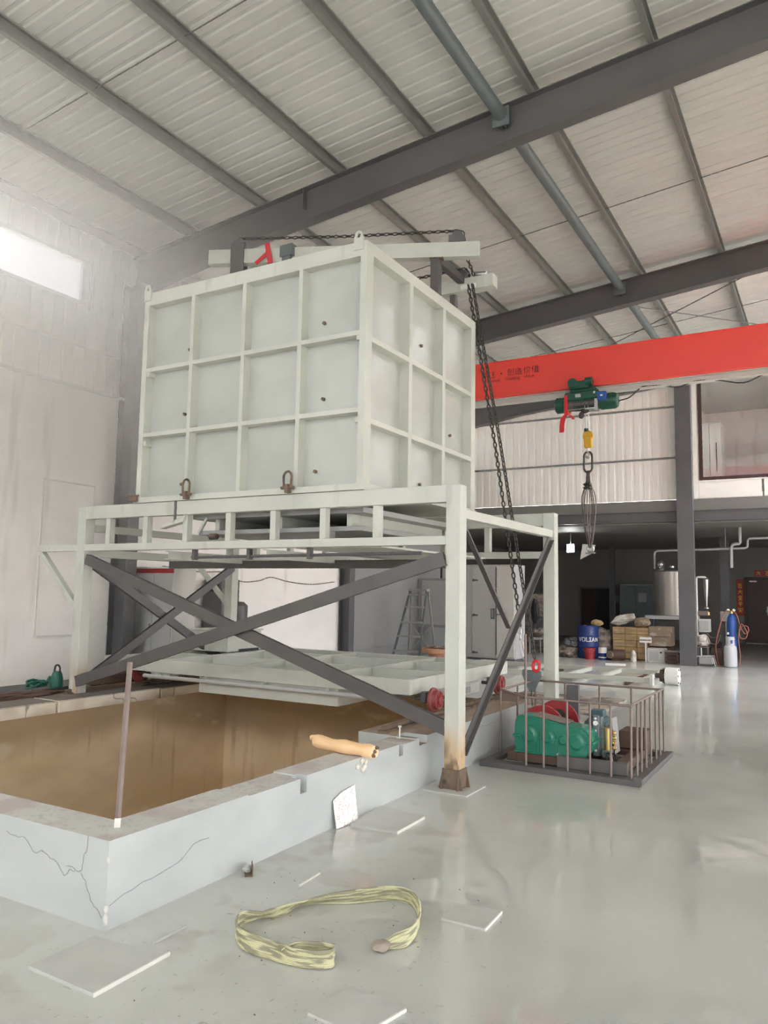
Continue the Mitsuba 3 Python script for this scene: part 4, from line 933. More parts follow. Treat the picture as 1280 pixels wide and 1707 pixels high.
part(k, 'rod', tube([(6.10, -0.125, 0.62), (6.08, -0.14, 0.45), (6.05, -0.15, 0.33)], 0.011, 8), 'm_chain'); part(k, 'clamp', blob((6.08, -0.145, 0.42), (0.03, 0.03, 0.02), 2, 0.3, 2), 'm_steel'); part(k, 'clamp', blob((6.065, -0.15, 0.37), (0.03, 0.03, 0.018), 3, 0.3, 2), 'm_steel')

# ================================================================== WINCH IN ITS CAGE
K0, K1, L0, L1, KH = 4.68, 6.20, -1.63, -0.10, 0.72
cg = thing('winch_cage', 'open cage of rusty rods welded on a flat steel base around the winch', 'cage')
for a in ((K0 - 0.05, K0 + 0.10, L0 - 0.05, L1 + 0.02), (K1 - 0.06, K1 + 0.06, L0 - 0.05, L1 + 0.02)): part(cg, 'base_channel', bx(a[0], a[1], a[2], a[3], 0, 0.055, 0.004), 'm_brace')
for a in ((L0 - 0.05, L0 + 0.07), (L1 - 0.08, L1 + 0.02)): part(cg, 'base_channel', bx(K0 + 0.10, K1 - 0.06, a[0], a[1], 0, 0.053, 0.004), 'm_brace')
part(cg, 'corner_tab', bx(K0 - 0.055, K0 - 0.045, L0 - 0.06, L0 + 0.01, 0.002, 0.09), 'm_brace'); part(cg, 'corner_tab', turn(bx(K0 - 0.16, K0 - 0.05, L0 - 0.054, L0 - 0.046, 0.001, 0.012), 12, at=(K0 - 0.05, L0 - 0.05, 0)), 'm_slab')
def rod(x, y, z0, z1, r=0.0115): part(cg, 'rod', tube([(x, y, z0), (x + RNG.normal(0, 0.004), y + RNG.normal(0, 0.004), z1)], r, 8), 'm_rod', smooth=50)
FY_ = [-1.585, -1.40, -1.20, -0.985, -0.745]
for y in FY_: rod(K0, y, 0.05, KH)
rod(K0, -0.565, 0.05, 1.345, 0.013)
for x in (4.86, 5.05, 5.27, 5.50, 5.76, 5.98): rod(x, L0 + 0.03, 0.05, KH)
for y in (-1.60, -1.26, -0.90, -0.50, -0.14): rod(K1, y, 0.05, KH)
for x in (5.1, 5.6): rod(x, L1 - 0.03, 0.05, KH)
for p_, q_ in (((K0, -1.60, KH), (K0, -0.56, KH)), ((K0 - 0.01, L0 + 0.03, KH + 0.01), (K1 + 0.01, L0 + 0.03, KH + 0.01)), ((K1, L0 + 0.02, KH), (K1, -0.12, KH)), ((K0, -0.56, KH), (5.1, L1 - 0.03, KH)), ((5.1, L1 - 0.03, KH), (K1, L1 - 0.03, KH))):
    part(cg, 'top_rail', tube([p_, q_], 0.012, 8), 'm_rod', smooth=50)
part(cg, 'rear_channel', bx(K1 - 0.02, K1 + 0.04, -0.66, -0.52, 0.05, 0.70), 'm_dark', label='short dark upright channel')

wi = thing('winch', 'green geared electric winch with red drum and motor inside the rod cage', 'winch')
for y in (-1.50, -0.42): part(wi, 'skid_beam', bx(4.82, 6.02, y, y + 0.11, 0.056, 0.15, 0.004), 'm_brown')
for x in (4.80, 5.20, 5.55, 5.90): part(wi, 'skid_tie', bx(x, x + 0.10, -1.39, -0.42, 0.062, 0.145, 0.004), 'm_brown')
part(wi, 'front_sill', bx(4.76, 4.82, -1.53, -0.85, 0.056, 0.17, 0.004), 'm_brace')
# gear case: profile in (y, z), extruded along x
arc = [(-1.03 + 0.155 * math.cos(a), 0.305 + 0.155 * math.sin(a)) for a in np.linspace(math.radians(65), math.radians(-70), 10)]
prof = Polygon([(-0.40, 0.17), (-0.385, 0.30), (-0.395, 0.46), (-0.43, 0.51), (-0.57, 0.52)] + [(-1.06 - (y + 1.03), z) if False else (y if y < -1.03 else y, z) for y, z in [(-0.97, 0.45)]] + [(-2.06 - y, z) for y, z in arc] + [(-0.95, 0.145), (-0.50, 0.145)])
def yz(poly, x0, h):
    m = extrude(poly, h); m.apply_transform(np.array([[0, 0, 1, x0], [1, 0, 0, 0], [0, 1, 0, 0], [0, 0, 0, 1.0]])); return m
part(wi, 'gear_case', cat([yz(prof, 4.83, 0.27), yz(prof.buffer(-0.016), 4.815, 0.30)]), 'm_green')
part(wi, 'split_flange', bx(4.80, 5.13, -1.205, -0.37, 0.302, 0.322, 0.004), 'm_green'); part(wi, 'foot_flange', bx(4.81, 5.12, -1.10, -0.39, 0.146, 0.165, 0.004), 'm_green')
for y, z, r in ((-0.545, 0.335, 0.10), (-0.745, 0.325, 0.078), (-0.905, 0.315, 0.060), (-1.035, 0.305, 0.098)):
    part(wi, 'bearing_cap', lathe([(0, 0), (r * 0.55, 0), (r * 0.8, 0.012), (r, 0.014), (r, 0.045), (0, 0.045)], (4.785, y, z), (1, 0, 0), 24), 'm_green')
for y in (-0.50, -0.64, -0.83, -0.98): part(wi, 'rib', gusset((4.80, y, 0.165), (4.80, y - 0.014, 0.165), (4.815, y - 0.014, 0.45), (4.815, y, 0.45), (1, 0, 0), 0.02), 'm_green')
part(wi, 'lid', bar((4.965, -0.58, 0.525), (4.965, -0.93, 0.470), rect(0.22, 0.014)), 'm_rod'); part(wi, 'drain_plug', disc((4.79, -0.85, 0.175), (1, 0, 0), 0.012, 0.03, 6), 'm_steel')
part(wi, 'drum', lathe([(0.02, 0), (0.245, 0), (0.245, 0.03), (0.14, 0.035), (0.14, 0.50), (0.245, 0.505), (0.245, 0.535), (0.02, 0.535)], (5.32, -0.52, 0.315), (1, 0, 0), 32), 'm_redpaint', smooth=35)
part(wi, 'rope', tube([(5.36 + 0.005 * i, -0.52 + 0.152 * math.cos(i * 0.6), 0.315 + 0.152 * math.sin(i * 0.6)) for i in range(90)], 0.010, 6), 'm_chain')
part(wi, 'drum_shaft', tube([(5.10, -0.52, 0.315), (6.0, -0.52, 0.315)], 0.035, 12), 'm_dark'); part(wi, 'drum_bearing', bx(5.92, 6.0, -0.60, -0.44, 0.15, 0.38, 0.01), 'm_brown')
part(wi, 'brake_wheel', disc((5.12, -1.035, 0.305), (1, 0, 0), 0.125, 0.07, 28, 0.006), 'm_redpaint', smooth=35); part(wi, 'coupling', disc((5.10, -1.035, 0.305), (1, 0, 0), 0.055, 0.16, 18), 'm_green')
for i in range(6): part(wi, 'coupling_bolt', disc((5.09, -1.035 + 0.04 * math.cos(i * 1.05), 0.305 + 0.04 * math.sin(i * 1.05)), (1, 0, 0), 0.010, 0.03, 6), 'm_steel')
mo = part(wi, 'motor', lathe([(0, 0), (0.10, 0.0), (0.125, 0.03), (0.125, 0.36), (0.10, 0.42), (0, 0.42)], (5.34, -1.06, 0.345), (1, 0, 0), 28), 'm_teal', smooth=35)
for a in np.linspace(0, 2 * math.pi, 20, endpoint=False): part(mo, 'fin', bar((5.40, -1.06 + 0.122 * math.cos(a), 0.345 + 0.122 * math.sin(a)), (5.68, -1.06 + 0.122 * math.cos(a), 0.345 + 0.122 * math.sin(a)), rect(0.006, 0.03), (0, math.cos(a), math.sin(a))), 'm_teal')
part(mo, 'terminal_box', bx(5.46, 5.60, -1.13, -0.99, 0.465, 0.54, 0.01), 'm_teal'); part(wi, 'motor_foot', bx(5.38, 5.70, -1.16, -0.96, 0.146, 0.235, 0.004), 'm_teal')
part(wi, 'brake_arm', bx(5.07, 5.11, -1.185, -1.125, 0.145, 0.545, 0.006), 'm_strut'); part(wi, 'brake_arm', bx(5.11, 5.22, -1.20, -1.17, 0.145, 0.52, 0.006), 'm_strut')
for z, r in ((0.515, 0.011), (0.47, 0.024), (0.395, 0.011), (0.335, 0.009), (0.25, 0.012), (0.20, 0.012)): part(wi, 'brake_bolt', disc((5.055, -1.155, z), (1, 0, 0), r, 0.02, 12), 'm_white')
part(wi, 'thruster', lathe([(0, 0), (0.045, 0), (0.045, 0.012), (0.036, 0.014), (0.036, 0.20), (0.045, 0.202), (0.045, 0.215), (0, 0.215)], (5.10, -1.265, 0.215), n=18), 'm_brass', smooth=35)
part(wi, 'thruster_foot', bx(5.05, 5.15, -1.31, -1.22, 0.146, 0.215, 0.005), 'm_strut'); part(wi, 'valve', cat([blob((5.10, -1.33, 0.24 + 0.05 * i), (0.03, 0.024, 0.022), i, 0.3, 2) for i in range(4)]), 'm_brass')
part(wi, 'guard', bar((5.35, -1.30, 0.15), (5.35, -1.27, 0.50), rect(0.20, 0.006), (0, 1, 0)), 'm_grey')
for i in range(9):
    a = -1.26 - 0.016 * i
    part(wi, 'wire', tube(curve([(5.09, -1.28, 0.21), (5.0 - 0.01 * (i % 3), a - 0.01, 0.17 + 0.01 * (i % 2)), (4.93 + 0.012 * (i % 4), a - 0.03, 0.07 + 0.008 * (i % 3))], 4), 0.004, 5), 'm_white' if i == 4 else 'm_black')
part(wi, 'control_box', bx(5.62, 5.95, -1.52, -1.25, 0.15, 0.33, 0.008), 'm_brown')

# ================================================================== OVERHEAD CRANE
cr = thing('crane_girder', 'bright red overhead crane girder with dark lettering across the hall', 'crane')
XG = 10.85
GZ0, GZ1 = 5.50, 6.205
part(cr, 'side_plate', bx(XG, XG + 0.012, -7.2, 6.0, GZ0 + 0.03, GZ1), 'm_red'); part(cr, 'side_plate', bx(XG + 0.30, XG + 0.312, -7.2, 6.0, GZ0 + 0.03, GZ1), 'm_red'); part(cr, 'top_plate', bx(XG - 0.015, XG + 0.33, -7.2, 6.0, GZ1, GZ1 + 0.014), 'm_red')
part(cr, 'lower_flange', bx(XG - 0.03, XG + 0.34, -7.2, 6.0, GZ0 + 0.012, GZ0 + 0.03), 'm_red'); part(cr, 'runner', bar((XG + 0.156, -7.2, GZ0 - 0.045), (XG + 0.156, 6.0, GZ0 - 0.045), isec(0.15, 0.115, 0.012, 0.01)), 'm_palecab', label='pale lower runner flange')
part(cr, 'end_carriage', bx(XG - 0.75, XG + 1.05, 6.0, 6.22, 5.62, 5.95, 0.01), 'm_red')
rw = thing('crane_runway', 'dark runway beam for the crane along the left wall behind the furnace', 'beam')
part(rw, 'beam', bar((9.3, 6.11, 5.42), (18.3, 6.11, 5.42), isec(0.2, 0.36, 0.014, 0.01)), 'm_dark')
for x in (12.35, 18.1): part(rw, 'corbel', bx(x - 0.08, x + 0.08, 5.98, 6.395, 5.10, 5.24), 'm_dark')
part(rw, 'corbel', bx(9.4, 9.56, 5.98, 6.69, 5.10, 5.24), 'm_dark')
GLY = {'zhuan': [[(20, 82), (80, 82)], [(8, 60), (92, 60)], [(48, 95), (36, 36), (76, 36), (50, 12)], [(38, 22), (62, 4)]],
       'zhu': [[(8, 86), (22, 76)], [(4, 62), (18, 53)], [(8, 8), (24, 40)], [(58, 97), (68, 85)], [(38, 75), (90, 75)], [(42, 45), (86, 45)], [(32, 9), (96, 9)], [(64, 75), (64, 9)]],
       'chuang': [[(28, 96), (5, 60)], [(28, 96), (52, 64)], [(16, 58), (42, 58), (42, 40), (34, 36)], [(16, 58), (16, 14), (48, 14), (48, 28)], [(64, 82), (64, 30)], [(88, 96), (88, 8), (76, 14)]],
       'zao': [[(46, 93), (38, 74)], [(42, 78), (86, 78)], [(64, 97), (64, 58)], [(34, 58), (94, 58)], [(46, 46), (84, 46), (84, 26), (46, 26), (46, 46)], [(10, 90), (20, 78)], [(5, 56), (20, 56), (14, 24)], [(3, 8), (16, 20), (40, 9), (97, 7)]],
       'jia': [[(26, 96), (5, 56)], [(17, 74), (17, 4)], [(62, 96), (36, 60)], [(62, 96), (96, 60)], [(54, 58), (54, 34), (42, 6)], [(78, 58), (78, 4)]],
       'zhi': [[(26, 96), (5, 56)], [(17, 74), (17, 4)], [(36, 84), (95, 84)], [(65, 97), (63, 70)], [(46, 70), (86, 70), (86, 9)], [(46, 70), (46, 9)], [(46, 53), (86, 53)], [(46, 36), (86, 36)], [(46, 21), (86, 21)], [(34, 8), (99, 8)]]}
def glyph(strokes, size, w=7):
    g = unary_union([LineString(s_).buffer(w / 2, cap_style=2, join_style=2) for s_ in strokes])
    m = extrude(g, 1.0); m.apply_scale((size / 100, size / 100, 0.004)); return m
def on_girder(m, y, z):       # text runs toward -y, faces -x
    m = m.copy(); m.apply_transform(np.array([[0, 0, -1, XG + 0.0005], [-1, 0, 0, y], [0, 1, 0, z], [0, 0, 0, 1.0]]))
    if m.volume < 0: m.invert()
    return m
for nm, y in (('zhuan', 2.56), ('zhu', 2.40), ('chuang', 2.02), ('zao', 1.86), ('jia', 1.69), ('zhi', 1.53)):
    part(cr, 'character', on_girder(glyph(GLY[nm], 0.145, 8), y, 5.905), 'm_lettering')
part(cr, 'dot', on_girder(moved(disc((0, 0, 0), (0, 0, 1), 0.02, 0.004, 10), (0, 0, 0)), 2.14, 5.975), 'm_lettering')
for tx, y in (('Focused', 2.48), ('Creating', 2.06), ('Value', 1.68)):
    part(cr, 'lettering', on_girder(meshkit.text_mesh(tx, 0.055, 0.004), y, 5.825), 'm_lettering')

ho = thing('electric_hoist', 'dark green electric hoist with a red ribbon hanging under the red girder', 'hoist')
hx = XG + 0.02
part(ho, 'drum_case', disc((hx, 1.06, 5.215), (0, -1, 0), 0.145, 0.17, 28, 0.02), 'm_hoistgreen', smooth=35)
part(ho, 'rope_drum', disc((hx, 0.89, 5.21), (0, -1, 0), 0.125, 0.64, 24), 'm_dark', smooth=35)
for i in range(14): part(ho, 'rope_turn', tube([(hx + 0.128 * math.cos(a), 0.70 - i * 0.030, 5.21 + 0.128 * math.sin(a)) for a in np.linspace(0, 2 * math.pi, 14, endpoint=False)], 0.008, 5, closed=True), 'm_chain')
part(ho, 'upper_cover', cat([bx(hx - 0.16, hx + 0.16, 0.24, 0.86, 5.25, 5.41, 0.02), bx(hx - 0.13, hx + 0.15, 0.86, 1.0, 5.22, 5.33, 0.02)]), 'm_hoistgreen')
part(ho, 'motor', lathe([(0, 0), (0.135, 0), (0.145, 0.02), (0.145, 0.26), (0.12, 0.31), (0, 0.315)], (hx, 0.25, 5.21), (0, -1, 0), 28), 'm_hoistgreen', smooth=35)
part(ho, 'control_box', bx(hx - 0.19, hx - 0.12, 0.10, 0.26, 5.20, 5.36, 0.01), 'm_plateblue', label='blue control box'); part(ho, 'sticker', bx(hx - 0.193, hx - 0.19, 0.16, 0.20, 5.27, 5.30), 'm_white')
part(ho, 'rope_guide', cat([bx(hx - 0.15, hx - 0.13, 0.26, 0.32, 5.03, 5.25), bx(hx - 0.16, hx + 0.05, 0.28, 0.52, 5.06, 5.09)]), 'm_steel'); part(ho, 'guide_bar', tube([(hx - 0.14, 0.86, 5.085), (hx - 0.14, 0.5, 5.085)], 0.012, 8), 'm_steel')
part(ho, 'trolley', bx(hx - 0.10, hx + 0.26, 0.30, 0.78, 5.40, 5.47, 0.01), 'm_hoistgreen')
for s_ in (-1, 1): part(ho, 'trolley_plate', bx(XG + 0.156 + s_ * 0.19 - 0.012, XG + 0.156 + s_ * 0.19 + 0.012, 0.36, 0.74, 5.40, 5.62, 0.004), 'm_hoistgreen')
part(ho, 'travel_motor', disc((XG - 0.20, 0.70, 5.565), (1, 0, 0), 0.085, 0.16, 20, 0.01), 'm_hoistgreen', smooth=35); part(ho, 'travel_motor', disc((XG - 0.14, 0.47, 5.575), (0, -1, 0), 0.07, 0.12, 20), 'm_hoistgreen', smooth=35)
part(ho, 'gearbox', bx(XG - 0.16, XG - 0.04, 0.42, 0.78, 5.46, 5.60, 0.02), 'm_hoistgreen'); part(ho, 'nameplate', bx(hx - 0.163, hx - 0.16, 0.56, 0.66, 5.30, 5.36), 'm_steel'); part(ho, 'nameplate', bx(hx - 0.163, hx - 0.16, 0.30, 0.33, 5.34, 5.38), 'm_white')
part(ho, 'rope', tube([(hx - 0.12, 0.50, 5.15), (hx - 0.06, 0.49, 4.72)], 0.008, 6), 'm_steel'); part(ho, 'rope', tube([(hx - 0.12, 0.44, 5.15), (hx - 0.02, 0.455, 4.70)], 0.008, 6), 'm_steel'); part(ho, 'rope_anchor', blob((hx - 0.12, 0.56, 4.97), (0.03, 0.05, 0.06), 5, 0.45, 2), 'm_chain')
part(ho, 'rope_anchor', blob((hx - 0.12, 0.50, 5.05), (0.04, 0.08, 0.05), 6, 0.45, 2), 'm_chain')
part(ho, 'hook_block', cat([disc((hx - 0.06, 0.47, 4.60), (1, 0, 0), 0.095, 0.06, 20, 0.01), bx(hx - 0.07, hx + 0.01, 0.40, 0.54, 4.38, 4.60, 0.015)]), 'm_yellow', label='yellow hook block'); part(ho, 'block_cap', disc((hx - 0.03, 0.50, 4.68), (0, 0, 1), 0.04, 0.06, 14), 'm_black')
part(ho, 'hook', tube(curve([(hx - 0.03, 0.47, 4.39), (hx - 0.03, 0.475, 4.31), (hx - 0.03, 0.435, 4.25), (hx - 0.03, 0.47, 4.205), (hx - 0.03, 0.51, 4.225), (hx - 0.03, 0.525, 4.27)], 4), [0.022] * 14 + [0.019] * 4 + [0.014, 0.009, 0.006], 10), 'm_steel', smooth=40)
rb = part(ho, 'ribbon', bx(hx - 0.165, hx - 0.155, 0.80, 0.865, 4.98, 5.36), 'm_ribbon', label='red ribbon tied around the hoist')
part(rb, 'loop', tube([(hx + 0.165 * math.cos(a), 0.83, 5.22 + 0.165 * math.sin(a)) for a in np.linspace(0, 2 * math.pi, 20, endpoint=False)], 0.02, 6, closed=True), 'm_ribbon')
def strip(P, w, th=0.004):
    P = np.asarray(P, float); V = []
    for p_ in P: V += [p_ + [-th, w / 2, 0], p_ + [-th, -w / 2, 0], p_ + [th, -w / 2, 0], p_ + [th, w / 2, 0]]
    F = []
    for i in range(len(P) - 1):
        for j in range(4):
            a, b = i * 4 + j, i * 4 + (j + 1) % 4; F += [[a, b, b + 4], [a, b + 4, a + 4]]
    return trimesh.Trimesh(np.array(V), np.array(F), process=False)
part(rb, 'tail', strip([(hx - 0.165, 0.83, 5.0), (hx - 0.175, 0.88, 4.94), (hx - 0.17, 0.905, 4.82), (hx - 0.165, 0.91, 4.68)], 0.09), 'm_ribbon'); part(rb, 'tail', strip([(hx - 0.165, 0.82, 4.99), (hx - 0.18, 0.75, 4.98), (hx - 0.17, 0.69, 4.90)], 0.05), 'm_ribbon')
single('festoon_cable', tube(curve([(hx + 0.1, -0.06, 5.22), (hx + 0.08, -0.25, 5.26), (hx + 0.1, -0.42, 5.40), (XG + 0.156, -0.5, 5.44), (XG + 0.156, -0.8, 5.42), (XG + 0.156, -1.05, 5.36), (XG + 0.156, -1.35, 5.43), (XG + 0.156, -1.7, 5.40), (XG + 0.156, -2.1, 5.31), (XG + 0.156, -2.5, 5.42), (XG + 0.156, -3.2, 5.3), (XG + 0.156, -3.8, 5.43)], 6), 0.011, 6), 'm_black', 'black power cable looping under the red girder right of the hoist', 'cable')
sl = thing('wire_rope_sling', 'bundle of dark wire rope sling legs hanging from the hoist hook', 'sling')
hc = (hx - 0.03, 0.475)
ring = [(hc[0], hc[1] + 0.075 * math.cos(a), 4.125 + (0.10 if math.sin(a) > 0 else -0.10) + 0.085 * math.sin(a)) for a in np.linspace(0, 2 * math.pi, 24, endpoint=False)]
part(sl, 'master_link', tube(ring, 0.018, 8, closed=True), 'm_chain', smooth=True)
for i in range(8):
    a = i * 2 * math.pi / 8
    r1, r2 = 0.06 + 0.05 * ((i * 37) % 5) / 5, 0.05 + 0.05 * ((i * 53) % 7) / 7
    c, s_ = math.cos(a), math.sin(a)
    part(sl, 'rope_leg', tube(curve([(hc[0], hc[1] + 0.02 * c, 3.97), (hc[0] + 0.03 * s_, hc[1] + 0.04 * c, 3.75), (hc[0] + r1 * s_, hc[1] + (r1 + 0.02) * c * 1.2, 3.45), (hc[0] + r2 * s_, hc[1] + (r2 + 0.02) * c * 1.3, 3.05), (hc[0] + 0.05 * s_, hc[1] - 0.02 + 0.05 * c, 2.72), (hc[0] + 0.01 * s_, hc[1] - 0.02 + 0.01 * c, 2.58)], 5), 0.0095, 6), 'm_chain' if i % 2 else 'm_rod', smooth=True)
for z in (3.72, 3.66): part(sl, 'ferrule', blob((hc[0], hc[1] + 0.01, z), (0.07, 0.075, 0.03), 3, 0.35, 2), 'm_chain')
part(sl, 'end_shackle', tube([(hc[0], hc[1] - 0.03 + 0.055 * math.cos(a), 2.56 + 0.05 * math.sin(a)) for a in np.linspace(0, 2 * math.pi, 16, endpoint=False)], 0.016, 7, closed=True), 'm_steel', label='bright end shackle')
part(sl, 'end_shackle', bx(hc[0] - 0.03, hc[0] + 0.03, hc[1] - 0.11, hc[1] + 0.06, 2.475, 2.505, 0.006), 'm_steel')
# ================================================================== LEFT WALL SIDE: cabinets, ladder, cables
k = thing('storage_cabinet', 'pale two-door steel cabinet with a dark red band along its top, behind the left braces', 'cabinet')
part(k, 'body', bx(6.12, 6.62, 5.80, 6.66, 0.06, 2.06, 0.006), 'm_palecab'); part(k, 'plinth', bx(6.15, 6.60, 5.83, 6.64, 0, 0.06), 'm_dark'); part(k, 'red_band', bx(6.108, 6.12, 5.80, 6.66, 1.985, 2.055), 'm_redpaint', label='dark red band'); part(k, 'cornice', bx(6.10, 6.63, 5.79, 6.665, 2.06, 2.085), 'm_white')
for y0, y1 in ((5.82, 6.225), (6.235, 6.64)):
    d = part(k, 'door', bx(6.104, 6.12, y0, y1, 0.10, 1.975, 0.004), 'm_cabinet')
    part(d, 'handle', bx(6.09, 6.104, (y1 - 0.05 if y0 < 6 else y0 + 0.02), (y1 - 0.02 if y0 < 6 else y0 + 0.05), 1.05, 1.17, 0.004), 'm_dark')
k = thing('control_cabinet', 'dark machine control cabinet with a rounded motor beside the back left post', 'cabinet')
part(k, 'body', bx(7.7, 8.2, 6.22, 6.64, 0, 1.92, 0.01), 'm_dark'); part(k, 'vent_panel', bx(7.69, 7.70, 6.28, 6.58, 1.70, 1.86), 'm_black'); part(k, 'motor', lathe([(0, 0), (0.17, 0), (0.19, 0.05), (0.19, 0.45), (0.12, 0.52), (0, 0.53)], (7.95, 6.05, 1.0), n=24), 'm_brace', smooth=40); part(k, 'motor_stand', bx(7.80, 8.10, 5.90, 6.22, 0, 1.0, 0.01), 'm_dark'); part(k, 'side_stile', bx(7.72, 7.80, 6.155, 6.22, 1.0, 1.75), 'm_grey')
k = thing('cable_riser', 'rusty perforated channel standing right of the back left post', 'channel')
part(k, 'channel', bar((6.66, 5.02, 0.0), (6.66, 5.02, 2.05), csec(0.05, 0.07, 0.006), (1, 0, 0)), 'm_rod'); part(k, 'foot', bx(6.62, 6.72, 4.97, 5.07, 0, 0.012), 'm_rod')
single('wall_cable', tube(curve([(6.7, 6.66, 2.12), (7.6, 6.67, 2.05), (8.3, 6.68, 2.06), (8.75, 6.68, 1.90), (9.3, 6.68, 1.92), (9.7, 6.68, 2.0), (10.3, 6.68, 1.92), (11.15, 6.68, 1.88), (12.0, 6.66, 1.95)], 6), 0.010, 6), 'm_rod', 'sagging thin cable along the white left wall behind the stand', 'cable')
single('loose_wire', tube(curve([(6.32, 5.55, 2.20), (6.34, 5.2, 2.12), (6.33, 4.95, 2.16), (6.35, 4.7, 2.10), (6.34, 4.5, 2.22)], 6), 0.008, 6), 'm_black', 'loose black wire looped at the top of the back left post', 'wire')
k = thing('step_ladder', 'grey A-frame step ladder standing against the dim grey wall', 'ladder')
Lx = 14.0
def lp(z, e): # front rails converge upward
    t = z / 1.80
    return (Lx + 0.28 * t, 6.27 - 0.37 * t, z) if e == 0 else (Lx + 0.28 * t, 5.53 - 0.09 * t, z)
def lq(z, e):
    t = z / 1.80
    return (Lx + 0.95 - 0.62 * t, 6.30 - 0.40 * t, z) if e == 0 else (Lx + 0.95 - 0.62 * t, 5.50 - 0.06 * t, z)
for e in (0, 1):
    part(k, 'front_rail', bar(lp(0, e), lp(1.80, e), rect(0.055, 0.03), (1, 0, 0)), 'm_strut'); part(k, 'rear_rail', bar(lq(0, e), lq(1.76, e), rect(0.045, 0.025), (1, 0, 0)), 'm_grey')
for z in (0.30, 0.66, 1.0, 1.38, 1.68): part(k, 'step', bar(lp(z, 0), lp(z, 1), rect(0.10, 0.045)), 'm_grey')
part(k, 'step', bar(np.add(lp(1.80, 0), (0.02, 0.03, 0)), np.add(lp(1.80, 1), (0.02, -0.03, 0)), rect(0.16, 0.05)), 'm_grey', label='top cap')
part(k, 'cross_brace', bar(lq(0.15, 0), lq(0.95, 1), rect(0.03, 0.012), (1, 0, 0)), 'm_grey'); part(k, 'cross_brace', bar(np.add(lq(0.15, 1), (0.015, 0, 0)), np.add(lq(0.95, 0), (0.015, 0, 0)), rect(0.03, 0.012), (1, 0, 0)), 'm_grey')
k = thing('wall_cabinet', 'grey steel wall cabinet hung on the grey wall right of the step ladder', 'cabinet')
part(k, 'body', bx(16.2, 16.75, 5.28, 6.69, 0.80, 2.13, 0.006), 'm_grey'); d = part(k, 'door', bx(16.17, 16.2, 5.32, 6.56, 0.87, 2.07, 0.004), 'm_cabinet')
for z in (1.0, 1.93): part(d, 'hinge', bx(16.155, 16.17, 6.49, 6.53, z, z + 0.07), 'm_steel')
part(d, 'latch', disc((16.17, 5.38, 1.47), (-1, 0, 0), 0.025, 0.02, 12), 'm_dark'); part(k, 'conduit', tube([(16.45, 6.10, 2.13), (16.45, 6.10, 2.45), (16.45, 6.2, 2.6)], 0.03, 8), 'm_black'); part(k, 'red_sign', bx(16.19, 16.2, 5.30, 5.50, 2.14, 2.32), 'm_redpaint')
k = thing('electrical_cabinet', 'tall pale grey double-door electrical cabinet behind the near right post', 'cabinet')
part(k, 'body', bx(15.8, 16.5, 3.71, 5.06, 0.10, 2.48, 0.008), 'm_cabinet'); part(k, 'plinth', bx(15.83, 16.48, 3.74, 5.03, 0, 0.10), 'm_dark')
d1 = part(k, 'door', bx(15.765, 15.8, 4.235, 4.875, 0.14, 2.44, 0.005), 'm_cabinet'); d2 = part(k, 'door', bx(15.765, 15.8, 3.73, 4.215, 0.14, 2.44, 0.005), 'm_palecab')
for z in (0.20, 1.15, 2.05): part(d1, 'hinge', cat([bx(15.745, 15.765, 4.80, 4.87, z, z + 0.06), bx(15.75, 15.765, 4.72, 4.80, z + 0.01, z + 0.05)]), 'm_dark')
part(d1, 'handle', cat([bx(15.73, 15.765, 4.26, 4.28, 1.10, 1.36), bx(15.72, 15.74, 4.26, 4.34, 1.10, 1.13), bx(15.72, 15.74, 4.26, 4.34, 1.33, 1.36), bx(15.72, 15.74, 4.33, 4.345, 1.10, 1.36)]), 'm_dark'); part(d2, 'lock_bar', tube([(15.75, 4.20, 0.2), (15.75, 4.20, 2.4)], 0.012, 6), 'm_dark'); part(d2, 'lever', bx(15.73, 15.765, 4.08, 4.21, 1.20, 1.225), 'm_dark')
k = thing('cable_reel', 'flat wooden cable reel with scrap on top, low behind the cart', 'reel')
part(k, 'flange', disc((14.1, 5.0, 0.0), (0, 0, 1), 0.42, 0.05, 28), 'm_copper'); part(k, 'core', disc((14.1, 5.0, 0.05), (0, 0, 1), 0.25, 0.26, 24), 'm_copper'); part(k, 'flange', disc((14.1, 5.0, 0.31), (0, 0, 1), 0.42, 0.10, 28), 'm_copper')
single('scrap_heap', cat([blob((14.0 + 0.1 * math.cos(i * 2.1), 5.0 + 0.22 * math.sin(i * 1.3), 0.44), (0.06, 0.07, 0.04), i, 0.4, 2, flat=-0.028) for i in range(6)]), 'm_rag', 'dark scrap lumps heaped on the wooden cable reel', 'scrap', kind='stuff')

# white frames lying on the floor beyond the stand
k = thing('ladder_frame', 'long cream steel ladder-shaped frame lying on the floor behind the winch cage', 'frame')
for x in (13.0, 14.75): part(k, 'side_rail', bx(x, x + 0.08, -0.10, 4.2, 0.05, 0.15, 0.004), 'm_cream')
for y in (0.0, 0.85, 1.5, 2.6, 3.7): part(k, 'rung', bx(13.08, 14.75, y, y + 0.08, 0.06, 0.14, 0.004), 'm_cream')
for y in (0.3, 2.2, 3.9): part(k, 'bearer', bx(12.9, 14.9, y, y + 0.08, 0, 0.05), 'm_brown')
part(k, 'end_block', bx(12.92, 13.10, -0.16, -0.10, 0.02, 0.22), 'm_cream')
k = thing('chain_coupling', 'rusty coupling with a white sleeve lying right of the cream frame on the floor', 'coupling')
part(k, 'sleeve', disc((13.5, -0.56, 0.17), (0, 1, 0), 0.17, 0.26, 20, 0.01), 'm_white', smooth=35); part(k, 'collar', disc((13.5, -0.30, 0.17), (0, 1, 0), 0.12, 0.10, 16), 'm_brown')
for i in range(6): part(k, 'bolt', disc((13.5 + 0.145 * math.cos(i), -0.57, 0.17 + 0.145 * math.sin(i)), (0, 1, 0), 0.02, 0.32, 6), 'm_dark')
